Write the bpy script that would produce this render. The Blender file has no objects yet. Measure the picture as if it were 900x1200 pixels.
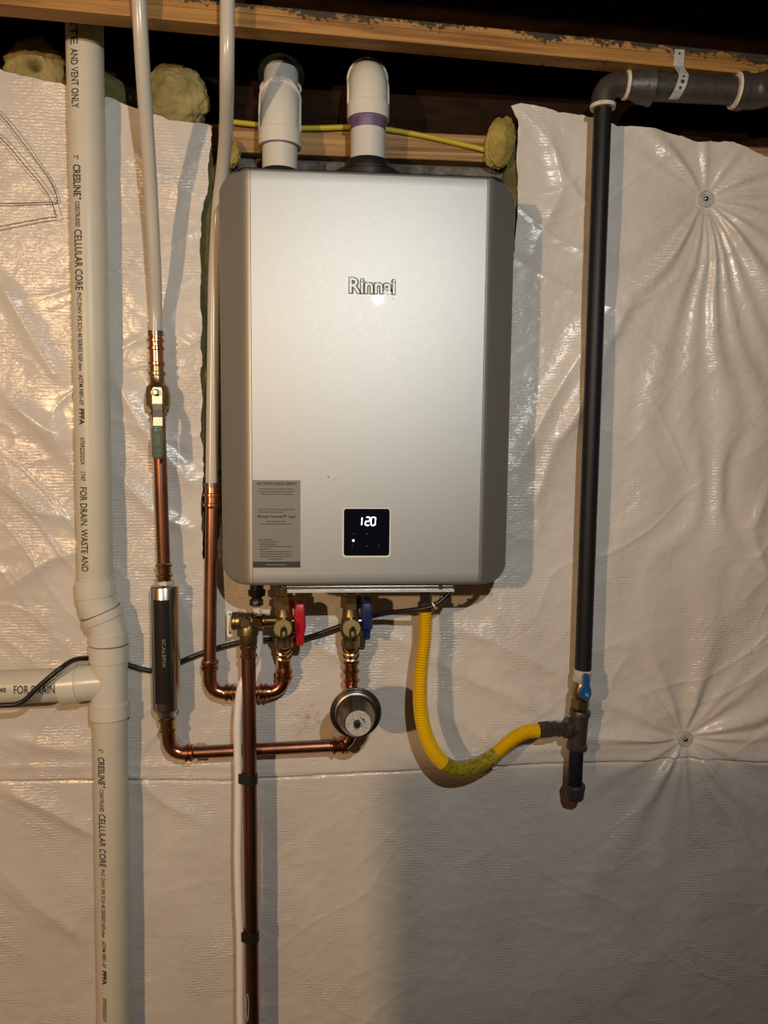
import bpy, math, random
import numpy as np
from mathutils import Vector, Matrix, noise as mnoise
random.seed(7); rng = np.random.RandomState(7)
SC = bpy.context.scene
COL = SC.collection
PI = math.pi

# ------------------------------------------------------------------ camera, lights, exposure
F = 900.0                       # focal length in pixels of the 900x1200 frame
CAM = Vector((0.0, -1.43, 1.60))
YAW, PITCH, ROLL = 4.6, 5.6, 0.6
cd = bpy.data.cameras.new('camera'); cam = bpy.data.objects.new('camera', cd); COL.objects.link(cam)
cd.sensor_fit = 'VERTICAL'; cd.sensor_height = 36.0; cd.lens = 36.0 * F / 1200.0; cd.clip_start = 0.02
ROT = Matrix.Rotation(math.radians(-YAW), 3, 'Z') @ Matrix.Rotation(math.radians(90 - PITCH), 3, 'X') @ Matrix.Rotation(math.radians(ROLL), 3, 'Z')
cam.matrix_world = Matrix.Translation(CAM) @ ROT.to_4x4()
SC.camera = cam
SC.view_settings.view_transform = 'Standard'; SC.view_settings.look = 'None'
SC.view_settings.gamma = 1.0; SC.view_settings.use_curve_mapping = False
SC.view_settings.exposure = 0.0

w = bpy.data.worlds.new('world'); SC.world = w; w.use_nodes = True
w.node_tree.nodes['Background'].inputs[0].default_value = (1.0, 0.8, 0.6, 1)
w.node_tree.nodes['Background'].inputs[1].default_value = 0.006

def light(name, loc, energy, color, size):
    l = bpy.data.lights.new(name, 'POINT'); l.energy = energy; l.color = color; l.shadow_soft_size = size
    o = bpy.data.objects.new(name, l); COL.objects.link(o); o.location = loc
    return o
# cool white headlamp above and behind the camera; warm bulb farther back on the left
hl = bpy.data.lights.new('cool_headlamp_light', 'SPOT'); hl.energy = 52; hl.color = (0.99, 1.0, 0.95); hl.shadow_soft_size = 0.008
hl.spot_size = math.radians(112); hl.spot_blend = 1.0
ho = bpy.data.objects.new('cool_headlamp_light', hl); COL.objects.link(ho); ho.location = (CAM.x + 0.20, CAM.y - 0.32, CAM.z + 0.50)
ho.rotation_euler = (Vector((0.03, 0, CAM.z - 0.02)) - ho.location).to_track_quat('-Z', 'Y').to_euler()
light('warm_bulb_light', (CAM.x - 1.28, -2.5, CAM.z + 0.33), 128, (1.0, 0.635, 0.33), 0.03)

def P(px, py, Y=0.0):
    """point of the plane y=Y seen at pixel (px, py)"""
    d = ROT @ Vector(((px - 450) / F, (600 - py) / F, -1.0))
    t = (Y - CAM.y) / d.y
    return CAM + d * t

# ------------------------------------------------------------------ materials
def mat(name, color, rough=0.5, metal=0.0, spec=0.5, coat=0.0, noise=0.0, nscale=30.0, bump=0.0, bscale=200.0, emit=None, stretch=(1, 1, 1), color2=None):
    m = bpy.data.materials.new(name); m.use_nodes = True
    nt = m.node_tree; b = nt.nodes['Principled BSDF']
    b.inputs['Base Color'].default_value = (*color, 1); b.inputs['Roughness'].default_value = rough
    b.inputs['Metallic'].default_value = metal; b.inputs['Specular IOR Level'].default_value = spec
    b.inputs['Coat Weight'].default_value = coat; b.inputs['Coat Roughness'].default_value = 0.15
    if emit: b.inputs['Emission Color'].default_value = (*emit[0], 1); b.inputs['Emission Strength'].default_value = emit[1]
    tc = nt.nodes.new('ShaderNodeTexCoord'); mp = nt.nodes.new('ShaderNodeMapping'); mp.inputs['Scale'].default_value = stretch
    geo = nt.nodes.new('ShaderNodeNewGeometry')
    nt.links.new(geo.outputs['Position'], mp.inputs['Vector'])
    if noise or color2:
        n = nt.nodes.new('ShaderNodeTexNoise'); n.inputs['Scale'].default_value = nscale; n.inputs['Detail'].default_value = 6
        nt.links.new(mp.outputs[0], n.inputs['Vector'])
        r = nt.nodes.new('ShaderNodeValToRGB'); r.color_ramp.elements[0].position = 0.32; r.color_ramp.elements[1].position = 0.68
        c2 = color2 or tuple(c * (1 - noise) for c in color)
        r.color_ramp.elements[0].color = (*c2, 1); r.color_ramp.elements[1].color = (*color, 1)
        nt.links.new(n.outputs['Fac'], r.inputs[0]); nt.links.new(r.outputs[0], b.inputs['Base Color'])
    if bump:
        n2 = nt.nodes.new('ShaderNodeTexNoise'); n2.inputs['Scale'].default_value = bscale; n2.inputs['Detail'].default_value = 5
        nt.links.new(mp.outputs[0], n2.inputs['Vector'])
        bp = nt.nodes.new('ShaderNodeBump'); bp.inputs['Strength'].default_value = 1.0; bp.inputs['Distance'].default_value = bump
        nt.links.new(n2.outputs['Fac'], bp.inputs['Height']); nt.links.new(bp.outputs[0], b.inputs['Normal'])
    return m

M = {}
M['pvc'] = mat('white_pvc', (0.58, 0.555, 0.46), 0.38, noise=0.06, nscale=14, spec=0.35)
M['pvcfit'] = mat('white_pvc_fitting', (0.63, 0.61, 0.54), 0.28, noise=0.04, nscale=20, spec=0.45)
M['vent'] = mat('vent_pvc', (0.56, 0.56, 0.52), 0.35, noise=0.08, nscale=25, spec=0.4)
M['purple'] = mat('purple_primer', (0.15, 0.09, 0.21), 0.5, noise=0.4, nscale=60)
M['groove'] = mat('dark_groove', (0.16, 0.14, 0.12), 0.7)
M['ink'] = mat('black_ink', (0.03, 0.03, 0.03), 0.6)
M['pex'] = mat('milky_pex', (0.50, 0.47, 0.41), 0.25, noise=0.05, nscale=12)
M['copper'] = mat('copper', (0.36, 0.17, 0.11), 0.36, metal=1.0, noise=0.42, nscale=28, stretch=(1, 1, .35))
M['copperfit'] = mat('copper_fitting', (0.56, 0.26, 0.16), 0.24, metal=1.0, noise=0.3, nscale=50)
M['brass'] = mat('brass', (0.34, 0.26, 0.13), 0.33, metal=0.95, noise=0.25, nscale=60)
M['brassfit'] = mat('pale_brass', (0.56, 0.40, 0.20), 0.20, metal=1.0, noise=0.2, nscale=60)
M['capbrass'] = mat('dull_brass_cap', (0.36, 0.29, 0.12), 0.4, metal=0.3, noise=0.1)
M['steel'] = mat('brushed_steel', (0.58, 0.56, 0.52), 0.25, metal=1.0)
M['darksteel'] = mat('dark_steel', (0.17, 0.16, 0.145), 0.33, metal=0.85)
M['rimsteel'] = mat('dark_rolled_rim', (0.10, 0.095, 0.085), 0.3, metal=0.9)
M['tanksteel'] = mat('tank_steel', (0.34, 0.32, 0.28), 0.32, metal=1.0)
M['chrome'] = mat('chrome', (0.85, 0.84, 0.80), 0.22, metal=0.8)
M['galv'] = mat('galvanised', (0.62, 0.64, 0.62), 0.45, metal=0.35, noise=0.25, nscale=90)
M['iron'] = mat('black_iron_pipe', (0.010, 0.010, 0.012), 0.48, spec=0.3, noise=0.3, nscale=60, bump=0.0002, bscale=350)
M['castiron'] = mat('grey_cast_iron', (0.050, 0.044, 0.040), 0.42, noise=0.3, nscale=70, bump=0.0006, bscale=240)
M['greyiron'] = mat('grey_malleable_iron', (0.10, 0.09, 0.08), 0.34, metal=.6, noise=0.35, nscale=60, bump=0.0005, bscale=250)
M['dope'] = mat('dried_pipe_sealant', (0.68, 0.62, 0.50), 0.7, noise=0.3, nscale=80, bump=0.002, bscale=120)
M['black'] = mat('black_plastic', (0.012, 0.012, 0.012), 0.35)
M['blackmatt'] = mat('black_tape', (0.008, 0.008, 0.008), 0.6)
M['red'] = mat('red_handle_plastic', (0.42, 0.01, 0.02), 0.32)
M['darkblue'] = mat('dark_blue_handle_plastic', (0.012, 0.018, 0.10), 0.32)
M['blue'] = mat('blue_handle', (0.008, 0.075, 0.24), 0.35)
M['green'] = mat('green_sleeve', (0.004, 0.040, 0.026), 0.4)
M['greenprint'] = mat('pale_green_print', (0.12, 0.45, 0.32), 0.5)
M['yellow'] = mat('yellow_coating', (0.72, 0.47, 0.005), 0.38)
M['nmcable'] = mat('yellow_cable_jacket', (0.45, 0.36, 0.02), 0.5)
M['white'] = mat('white_paint', (0.75, 0.75, 0.72), 0.4)
M['tube'] = mat('white_tube', (0.80, 0.78, 0.76), 0.25)
M['sticker'] = mat('grey_sticker', (0.20, 0.195, 0.18), 0.5)
M['stickerband'] = mat('black_sticker_band', (0.025, 0.025, 0.025), 0.5)
M['stickerprint'] = mat('sticker_print', (0.035, 0.035, 0.035), 0.6)
M['glass'] = mat('black_display_glass', (0.003, 0.004, 0.010), 0.12, spec=0.4)
M['lit'] = mat('lit_segment', (1, 1, 1), 0.5, emit=((0.86, 0.86, 1.0), 1.6))
M['faint'] = mat('faint_icon', (0.05, 0.05, 0.06), 0.5)
M['logo'] = mat('silver_logo', (0.40, 0.42, 0.41), 0.52, metal=0.85)
M['logoedge'] = mat('logo_edge', (0.12, 0.12, 0.12), 0.6)
M['gap'] = mat('dark_gap', (0.12, 0.11, 0.10), 0.6)
M['label'] = mat('tank_label_paper', (0.55, 0.53, 0.47), 0.5, color2=(0.30, 0.29, 0.27), nscale=420)
M['wire'] = mat('thin_grey_wire', (0.06, 0.05, 0.045), 0.5)
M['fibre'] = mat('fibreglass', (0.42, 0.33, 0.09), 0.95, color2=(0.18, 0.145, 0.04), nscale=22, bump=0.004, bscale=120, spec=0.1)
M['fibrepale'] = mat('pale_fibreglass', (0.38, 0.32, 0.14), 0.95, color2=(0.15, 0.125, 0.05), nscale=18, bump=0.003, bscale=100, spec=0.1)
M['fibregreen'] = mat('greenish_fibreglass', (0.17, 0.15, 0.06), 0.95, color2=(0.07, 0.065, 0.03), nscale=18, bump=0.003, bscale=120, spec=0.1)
M['concrete'] = mat('concrete', (0.17, 0.16, 0.145), 0.9, color2=(0.055, 0.052, 0.05), nscale=55, bump=0.002, bscale=150)
M['mortar'] = mat('mortar', (0.11, 0.105, 0.095), 0.9, noise=0.4, nscale=70, bump=0.002, bscale=160)
M['floorc'] = mat('concrete_floor', (0.075, 0.068, 0.06), 0.8, noise=0.3, nscale=5)
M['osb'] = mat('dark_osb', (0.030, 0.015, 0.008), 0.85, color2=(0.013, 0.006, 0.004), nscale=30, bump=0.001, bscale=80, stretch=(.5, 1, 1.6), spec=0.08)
M['plywood'] = mat('plywood', (0.24, 0.15, 0.085), 0.7, noise=0.25, nscale=3, stretch=(1, 1, 6))
M['shade_carton'] = mat('cardboard', (0.33, 0.22, 0.12), 0.8, noise=0.1, nscale=20)

def wood_mat(name, light_c, dark_c, ink=False, zband=None):
    m = bpy.data.materials.new(name); m.use_nodes = True; nt = m.node_tree; b = nt.nodes['Principled BSDF']
    b.inputs['Roughness'].default_value = 0.65; b.inputs['Specular IOR Level'].default_value = 0.3
    geo = nt.nodes.new('ShaderNodeNewGeometry'); mp = nt.nodes.new('ShaderNodeMapping'); mp.inputs['Scale'].default_value = (1.6, 22, 75)
    nt.links.new(geo.outputs['Position'], mp.inputs['Vector'])
    n = nt.nodes.new('ShaderNodeTexNoise'); n.inputs['Scale'].default_value = 1.6; n.inputs['Detail'].default_value = 7; n.inputs['Distortion'].default_value = 0.6
    nt.links.new(mp.outputs[0], n.inputs['Vector'])
    r = nt.nodes.new('ShaderNodeValToRGB'); r.color_ramp.elements[0].position = 0.35; r.color_ramp.elements[1].position = 0.62
    r.color_ramp.elements[0].color = (*dark_c, 1); r.color_ramp.elements[1].color = (*light_c, 1)
    nt.links.new(n.outputs['Fac'], r.inputs[0]); out = r.outputs[0]
    if ink:      # black stamped printing along the upper band of the flange edge
        mp2 = nt.nodes.new('ShaderNodeMapping'); mp2.inputs['Scale'].default_value = (1, .2, 1.4); nt.links.new(geo.outputs['Position'], mp2.inputs['Vector'])
        n2 = nt.nodes.new('ShaderNodeTexNoise'); n2.inputs['Scale'].default_value = 130; n2.inputs['Detail'].default_value = 3; nt.links.new(mp2.outputs[0], n2.inputs['Vector'])
        n3 = nt.nodes.new('ShaderNodeTexNoise'); n3.inputs['Scale'].default_value = 9; n3.inputs['Detail'].default_value = 1; nt.links.new(geo.outputs['Position'], n3.inputs['Vector'])
        sx = nt.nodes.new('ShaderNodeSeparateXYZ'); nt.links.new(geo.outputs['Position'], sx.inputs[0])
        mr = nt.nodes.new('ShaderNodeMapRange'); mr.inputs['From Min'].default_value = zband[0]; mr.inputs['From Max'].default_value = zband[1]
        mr.inputs['To Min'].default_value = -0.25; mr.inputs['To Max'].default_value = 0.30; nt.links.new(sx.outputs['Z'], mr.inputs['Value'])
        a = nt.nodes.new('ShaderNodeMath'); a.operation = 'ADD'; nt.links.new(n2.outputs['Fac'], a.inputs[0]); nt.links.new(mr.outputs[0], a.inputs[1])
        a2 = nt.nodes.new('ShaderNodeMath'); a2.operation = 'MULTIPLY_ADD'; nt.links.new(n3.outputs['Fac'], a2.inputs[0]); a2.inputs[1].default_value = 1.5; a2.inputs[2].default_value = -0.80
        a3 = nt.nodes.new('ShaderNodeMath'); a3.operation = 'ADD'; nt.links.new(a.outputs[0], a3.inputs[0]); nt.links.new(a2.outputs[0], a3.inputs[1])
        r2 = nt.nodes.new('ShaderNodeValToRGB'); r2.color_ramp.elements[0].position = 0.52; r2.color_ramp.elements[1].position = 0.66
        nt.links.new(a3.outputs[0], r2.inputs[0])
        mx = nt.nodes.new('ShaderNodeMixRGB'); nt.links.new(r2.outputs[0], mx.inputs[0]); nt.links.new(out, mx.inputs[1]); mx.inputs[2].default_value = (0.045, 0.032, 0.022, 1)
        out = mx.outputs[0]
    nt.links.new(out, b.inputs['Base Color'])
    bp = nt.nodes.new('ShaderNodeBump'); bp.inputs['Distance'].default_value = 0.001; nt.links.new(n.outputs['Fac'], bp.inputs['Height']); nt.links.new(bp.outputs[0], b.inputs['Normal'])
    return m

def silver_mat():
    m = mat('silver_metallic_paint', (0.43, 0.44, 0.435), 0.50, metal=0.90, spec=0.4, coat=0.02)
    nt = m.node_tree; b = nt.nodes['Principled BSDF']
    geo = nt.nodes.new('ShaderNodeNewGeometry')
    n = nt.nodes.new('ShaderNodeTexNoise'); n.inputs['Scale'].default_value = 900; n.inputs['Detail'].default_value = 2
    nt.links.new(geo.outputs['Position'], n.inputs['Vector'])
    mr = nt.nodes.new('ShaderNodeMapRange'); mr.inputs['To Min'].default_value = 0.46; mr.inputs['To Max'].default_value = 0.60; b.inputs['Coat Roughness'].default_value = 0.04
    nt.links.new(n.outputs['Fac'], mr.inputs['Value']); nt.links.new(mr.outputs[0], b.inputs['Roughness'])
    bp = nt.nodes.new('ShaderNodeBump'); bp.inputs['Distance'].default_value = 0.00006; nt.links.new(n.outputs['Fac'], bp.inputs['Height']); nt.links.new(bp.outputs[0], b.inputs['Normal'])
    return m
M['silver'] = silver_mat()

def liner_mat():
    m = bpy.data.materials.new('glossy_white_woven_liner'); m.use_nodes = True; nt = m.node_tree; b = nt.nodes['Principled BSDF']
    L = nt.links.new
    def N(t, **k):
        n = nt.nodes.new(t)
        for a, v in k.items(): n.inputs[a].default_value = v
        return n
    geo = N('ShaderNodeNewGeometry')
    n = N('ShaderNodeTexNoise', Scale=5.0, Detail=4.0); L(geo.outputs['Position'], n.inputs['Vector'])
    r = nt.nodes.new('ShaderNodeValToRGB'); r.color_ramp.elements[0].position = 0.3; r.color_ramp.elements[1].position = 0.7
    r.color_ramp.elements[0].color = (0.56, 0.52, 0.48, 1); r.color_ramp.elements[1].color = (0.65, 0.62, 0.58, 1)
    L(n.outputs['Fac'], r.inputs[0])
    # small rust stain under the hot valve
    sp = P(360, 842, 0.0)
    vs = nt.nodes.new('ShaderNodeVectorMath'); vs.operation = 'SUBTRACT'; vs.inputs[1].default_value = sp; L(geo.outputs['Position'], vs.inputs[0])
    vm = nt.nodes.new('ShaderNodeVectorMath'); vm.operation = 'MULTIPLY'; vm.inputs[1].default_value = (24, 0, 15); L(vs.outputs[0], vm.inputs[0])
    vl = nt.nodes.new('ShaderNodeVectorMath'); vl.operation = 'LENGTH'; L(vm.outputs[0], vl.inputs[0])
    ns = N('ShaderNodeTexNoise', Scale=70.0, Detail=4.0); L(geo.outputs['Position'], ns.inputs['Vector'])
    ma = nt.nodes.new('ShaderNodeMath'); ma.operation = 'MULTIPLY_ADD'; L(vl.outputs['Value'], ma.inputs[0]); ma.inputs[1].default_value = -0.28; L(ns.outputs['Fac'], ma.inputs[2])
    rs = nt.nodes.new('ShaderNodeValToRGB'); rs.color_ramp.elements[0].position = 0.40; rs.color_ramp.elements[1].position = 0.62; rs.color_ramp.elements[1].color = (.55, .55, .55, 1)
    L(ma.outputs[0], rs.inputs[0])
    mx = nt.nodes.new('ShaderNodeMixRGB'); L(rs.outputs[0], mx.inputs[0]); L(r.outputs[0], mx.inputs[1]); mx.inputs[2].default_value = (0.30, 0.15, 0.05, 1)
    L(mx.outputs[0], b.inputs['Base Color'])
    b.inputs['Roughness'].default_value = 0.27; b.inputs['Specular IOR Level'].default_value = 0.6
    # woven ribs: fine horizontal bars broken into short dashes, in patches
    mp = N('ShaderNodeMapping', Scale=(95, 5, 290)); L(geo.outputs['Position'], mp.inputs['Vector'])
    n1 = N('ShaderNodeTexNoise', Scale=1.0, Detail=2.0); L(mp.outputs[0], n1.inputs['Vector'])
    wv = nt.nodes.new('ShaderNodeTexWave'); wv.bands_direction = 'Z'; wv.inputs['Scale'].default_value = 55; wv.inputs['Distortion'].default_value = 1.2; wv.inputs['Detail Scale'].default_value = 0.6
    L(geo.outputs['Position'], wv.inputs['Vector'])
    np_ = N('ShaderNodeTexNoise', Scale=7.0, Detail=3.0); L(geo.outputs['Position'], np_.inputs['Vector'])
    rp = nt.nodes.new('ShaderNodeMapRange'); rp.inputs['From Min'].default_value = 0.44; rp.inputs['From Max'].default_value = 0.66; rp.inputs['To Min'].default_value = 0.10; L(np_.outputs['Fac'], rp.inputs['Value'])
    m1 = nt.nodes.new('ShaderNodeMath'); m1.operation = 'ADD'; L(n1.outputs['Fac'], m1.inputs[0])
    m0 = nt.nodes.new('ShaderNodeMath'); m0.operation = 'MULTIPLY'; m0.inputs[1].default_value = 0.16; L(wv.outputs['Fac'], m0.inputs[0]); L(m0.outputs[0], m1.inputs[1])
    m2 = nt.nodes.new('ShaderNodeMath'); m2.operation = 'MULTIPLY'; L(m1.outputs[0], m2.inputs[0]); L(rp.outputs[0], m2.inputs[1])
    b1 = nt.nodes.new('ShaderNodeBump'); b1.inputs['Strength'].default_value = 1; b1.inputs['Distance'].default_value = 0.0022; L(m2.outputs[0], b1.inputs['Height'])
    n5 = N('ShaderNodeTexNoise', Scale=20.0, Detail=2.5, Distortion=0.8); L(geo.outputs['Position'], n5.inputs['Vector'])
    b2 = nt.nodes.new('ShaderNodeBump'); b2.inputs['Strength'].default_value = 1; b2.inputs['Distance'].default_value = 0.0030; L(n5.outputs['Fac'], b2.inputs['Height']); L(b1.outputs[0], b2.inputs['Normal'])
    L(b2.outputs[0], b.inputs['Normal'])
    return m
M['liner'] = liner_mat()

# ------------------------------------------------------------------ mesh helpers
class MB:
    def __init__(s): s.v = []; s.f = []
    def add(s, v, f):
        o = len(s.v); s.v += [tuple(x) for x in v]; s.f += [tuple(i + o for i in q) for q in f]; return s
    def box(s, a, b):
        x0, y0, z0 = [min(a[i], b[i]) for i in range(3)]; x1, y1, z1 = [max(a[i], b[i]) for i in range(3)]
        v = [(x0, y0, z0), (x1, y0, z0), (x1, y1, z0), (x0, y1, z0), (x0, y0, z1), (x1, y0, z1), (x1, y1, z1), (x0, y1, z1)]
        return s.add(v, [(0, 3, 2, 1), (4, 5, 6, 7), (0, 1, 5, 4), (1, 2, 6, 5), (2, 3, 7, 6), (3, 0, 4, 7)])
    def tube(s, pts, r, seg=24, cap=True):
        pts = [Vector(p) for p in pts]; n = len(pts)
        rs = [r] * n if not hasattr(r, '__len__') else list(r)
        T = []
        for i in range(n):
            a = b = None
            for j in range(i - 1, -1, -1):
                if (pts[i] - pts[j]).length > 1e-7: a = (pts[i] - pts[j]).normalized(); break
            for j in range(i + 1, n):
                if (pts[j] - pts[i]).length > 1e-7: b = (pts[j] - pts[i]).normalized(); break
            t = (a or b) if (a is None or b is None) else (a + b)
            T.append(t.normalized())
        up = Vector((0, 1, 0)) if abs(T[0].y) < 0.9 else Vector((1, 0, 0))
        u = (up - T[0] * up.dot(T[0])).normalized()
        V = []; Fc = []
        for i in range(n):
            if i: u = (u - T[i] * u.dot(T[i])).normalized()
            w_ = T[i].cross(u)
            for k in range(seg):
                a = 2 * PI * k / seg
                V.append(pts[i] + (u * math.cos(a) + w_ * math.sin(a)) * rs[i])
        for i in range(n - 1):
            for k in range(seg):
                k2 = (k + 1) % seg
                Fc.append((i * seg + k, i * seg + k2, (i + 1) * seg + k2, (i + 1) * seg + k))
        if cap:
            Fc.append(tuple(range(seg - 1, -1, -1))); Fc.append(tuple((n - 1) * seg + k for k in range(seg)))
        return s.add(V, Fc)
    def lathe(s, a, d, prof, seg=28, cap=True):
        """revolve prof [(distance along d, radius)] about the axis from a"""
        d = Vector(d).normalized(); a = Vector(a)
        pts = [a + d * t for t, _ in prof]; rs = [q[1] for q in prof]
        ref = Vector((0, 1, 0)) if abs(d.y) < 0.9 else Vector((1, 0, 0))
        u = (ref - d * ref.dot(d)).normalized(); w_ = d.cross(u); V = []; Fc = []; n = len(prof)
        for i in range(n):
            for k in range(seg):
                an = 2 * PI * (k + .5) / seg
                V.append(pts[i] + (u * math.cos(an) + w_ * math.sin(an)) * max(rs[i], 1e-5))
        for i in range(n - 1):
            for k in range(seg):
                k2 = (k + 1) % seg; Fc.append((i * seg + k, i * seg + k2, (i + 1) * seg + k2, (i + 1) * seg + k))
        if cap: Fc.append(tuple(range(seg - 1, -1, -1))); Fc.append(tuple((n - 1) * seg + k for k in range(seg)))
        return s.add(V, Fc)
    def prism(s, poly, y0, y1):
        """poly of (x, z) extruded between depths y0 and y1"""
        n = len(poly); V = [(x, y0, z) for x, z in poly] + [(x, y1, z) for x, z in poly]
        Fc = [tuple(range(n)), tuple(range(2 * n - 1, n - 1, -1))] + [(i, n + i, n + (i + 1) % n, (i + 1) % n) for i in range(n)]
        return s.add(V, Fc)

LOC = {}
def obj(name, mb, m, parent=None, smooth=40, bevel=0):
    v = np.array(mb.v, dtype=float)
    lo, hi = v.min(0), v.max(0); c = Vector(((lo[0] + hi[0]) / 2, (lo[1] + hi[1]) / 2, lo[2]))
    me = bpy.data.meshes.new(name); me.from_pydata((v - np.array(c)).tolist(), [], mb.f); me.update()
    import bmesh
    bm = bmesh.new(); bm.from_mesh(me); bmesh.ops.recalc_face_normals(bm, faces=bm.faces)
    if bevel: bmesh.ops.bevel(bm, geom=[e for e in bm.edges if len(e.link_faces) == 2 and e.calc_face_angle(0) > 0.6], offset=bevel, segments=2, profile=0.5, affect='EDGES')
    bm.to_mesh(me); bm.free()
    if smooth:
        me.shade_smooth(); me.set_sharp_from_angle(angle=math.radians(smooth))
    me.materials.append(m if not isinstance(m, str) else M[m])
    o = bpy.data.objects.new(name, me); COL.objects.link(o)
    LOC[o] = c
    if parent is not None: o.parent = parent; o.location = c - LOC[parent]
    else: o.location = c
    return o
def thing(name, loc, label, cat, group=None):
    o = bpy.data.objects.new(name, None); COL.objects.link(o); o.empty_display_size = 0.02; o.location = loc; LOC[o] = Vector(loc)
    return tag(o, label, cat, group)
def tag(o, label, cat=None, group=None, kind=None):
    if label: o['label'] = label
    if cat: o['category'] = cat
    if group: o['group'] = group
    if kind: o['kind'] = kind
    return o

def spline(pts, n=8):
    pts = [Vector(p) for p in pts]; q = [pts[0] * 2 - pts[1]] + pts + [pts[-1] * 2 - pts[-2]]; out = []
    for i in range(1, len(q) - 2):
        for k in range(n):
            t = k / n; a, b, c, d = q[i - 1:i + 3]
            out.append(0.5 * ((2 * b) + (c - a) * t + (2 * a - 5 * b + 4 * c - d) * t * t + (3 * b - a - 3 * c + d) * t ** 3))
    out.append(pts[-1]); return out
def fillet(pts, r, n=10):
    pts = [Vector(p) for p in pts]; out = [pts[0]]
    for i in range(1, len(pts) - 1):
        a = (pts[i - 1] - pts[i]).normalized(); b = (pts[i + 1] - pts[i]).normalized()
        p0 = pts[i] + a * r; p1 = pts[i] + b * r
        for k in range(n + 1):
            t = k / n; out.append((1 - t) ** 2 * p0 + 2 * t * (1 - t) * (pts[i] * .82 + (p0 + p1) * .09) + t * t * p1)
    out.append(pts[-1]); return out

def text_geo(body, w_, h_, bold=0.0):
    """flat lettering as triangles, fitted to w_ x h_, origin lower left"""
    cu = bpy.data.curves.new('lettering', 'FONT'); cu.body = body; cu.size = 1; cu.offset = bold; cu.resolution_u = 3
    t = bpy.data.objects.new('lettering', cu); COL.objects.link(t)
    bpy.context.view_layer.update()
    me = bpy.data.meshes.new_from_object(t.evaluated_get(bpy.context.evaluated_depsgraph_get()))
    v = np.array([p.co[:] for p in me.vertices]); f = [tuple(p.vertices) for p in me.polygons]
    bpy.data.objects.remove(t); bpy.data.curves.remove(cu); bpy.data.meshes.remove(me)
    v = v[:, :2]; lo, hi = v.min(0), v.max(0)
    v = (v - lo) / (hi - lo) * np.array([w_, h_])
    return v, f
def text_flat(mb, body, c, w_, h_, y, bold=0.0):
    v, f = text_geo(body, w_, h_, bold)
    return mb.add([(c[0] - w_ / 2 + a, y, c[1] - h_ / 2 + b) for a, b in v], f)
def text_on_pipe(mb, body, a, b, R, ang0, h_, bold=0.0, flip=1):
    """lettering on a cylinder from point a to b on its axis; ang0 = angle from the front, letters' tops toward +angle"""
    a, b = Vector(a), Vector(b); L = (b - a).length; d = (b - a).normalized()
    v, f = text_geo(body, L, h_, bold)
    front = Vector((0, -1, 0)); front = (front - d * front.dot(d)).normalized(); side = d.cross(front) * flip
    out = []
    for x, y in v:
        an = ang0 + (y - h_ / 2) / R
        out.append(a + d * x + (front * math.cos(an) + side * math.sin(an)) * (R + 0.0009))
    return mb.add(out, f)

# ------------------------------------------------------------------ numpy noise
def vnoise(x, y, seed):
    r = np.random.RandomState(seed); tab = r.rand(64, 64) * 2 - 1
    xi = np.floor(x).astype(int); yi = np.floor(y).astype(int); xf = x - xi; yf = y - yi
    u = xf * xf * xf * (xf * (xf * 6 - 15) + 10); v = yf * yf * yf * (yf * (yf * 6 - 15) + 10)
    g = lambda i, j: tab[(xi + i) % 64, (yi + j) % 64]
    return (g(0, 0) * (1 - u) + g(1, 0) * u) * (1 - v) + (g(0, 1) * (1 - u) + g(1, 1) * u) * v

# ------------------------------------------------------------------ setting: room shell
WALL_Y = 0.045
XL, XR = -2.1, 1.9
FLOOR, CEIL = 0.0, CAM.z + 1.02
JB = CAM.z + 0.635            # underside of the joists
st = lambda o: tag(o, None, None, None, 'structure')
st(obj('floor', MB().box((XL, -3.6, -0.06), (XR, WALL_Y + .2, FLOOR)), 'floorc', smooth=0))
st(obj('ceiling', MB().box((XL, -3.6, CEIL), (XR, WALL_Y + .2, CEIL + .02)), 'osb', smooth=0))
for nm_, a_, b_, mt_ in (('wall_left', (XL - .1, -3.6, 0), (XL, WALL_Y + .2, CEIL), 'plywood'), ('wall_right', (XR, -3.6, 0), (XR + .1, WALL_Y + .2, CEIL), 'floorc'), ('wall_front', (XL, -3.7, 0), (XR, -3.6, CEIL), 'floorc')):
    st(obj(nm_, MB().box(a_, b_), mt_, smooth=0))
SILL_T = P(300, 147, 0.03).z; SILL_B = P(300, 179, 0.03).z
wb = st(obj('wall_back', MB().box((XL, WALL_Y + .012, FLOOR), (XR, WALL_Y + .2, SILL_B - .001)), 'mortar', smooth=0))
# concrete blocks that show inside the cut-out of the liner
bz = SILL_B - .001; row = 0
xa = P(235, 190, WALL_Y).x - .15
while bz > P(400, 640, WALL_Y).z:
    x = xa - (0.2 if row % 2 else 0.03)
    while x < P(610, 190, WALL_Y).x + .1:
        g = .005
        b_ = MB().box((x + g, WALL_Y + random.uniform(-.002, .001), bz - .193 + g), (x + .40 - g, WALL_Y + .04, bz - g))
        obj('concrete_block', b_, 'concrete', wb, smooth=0, bevel=.003); x += .40
    bz -= .193; row += 1

sill = obj('sill_plate', MB().box((XL, 0.03, SILL_B), (XR, 0.125, SILL_T)), wood_mat('sill_pine', (0.42, 0.25, 0.10), (0.15, 0.075, 0.03)), smooth=0, bevel=.002)
tag(sill, 'weathered yellow pine sill plate on the block wall behind the two vent pipes', 'lumber')
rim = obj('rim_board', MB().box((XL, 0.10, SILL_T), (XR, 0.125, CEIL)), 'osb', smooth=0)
tag(rim, 'dark brown rim board above the pine sill plate', 'lumber')

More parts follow.
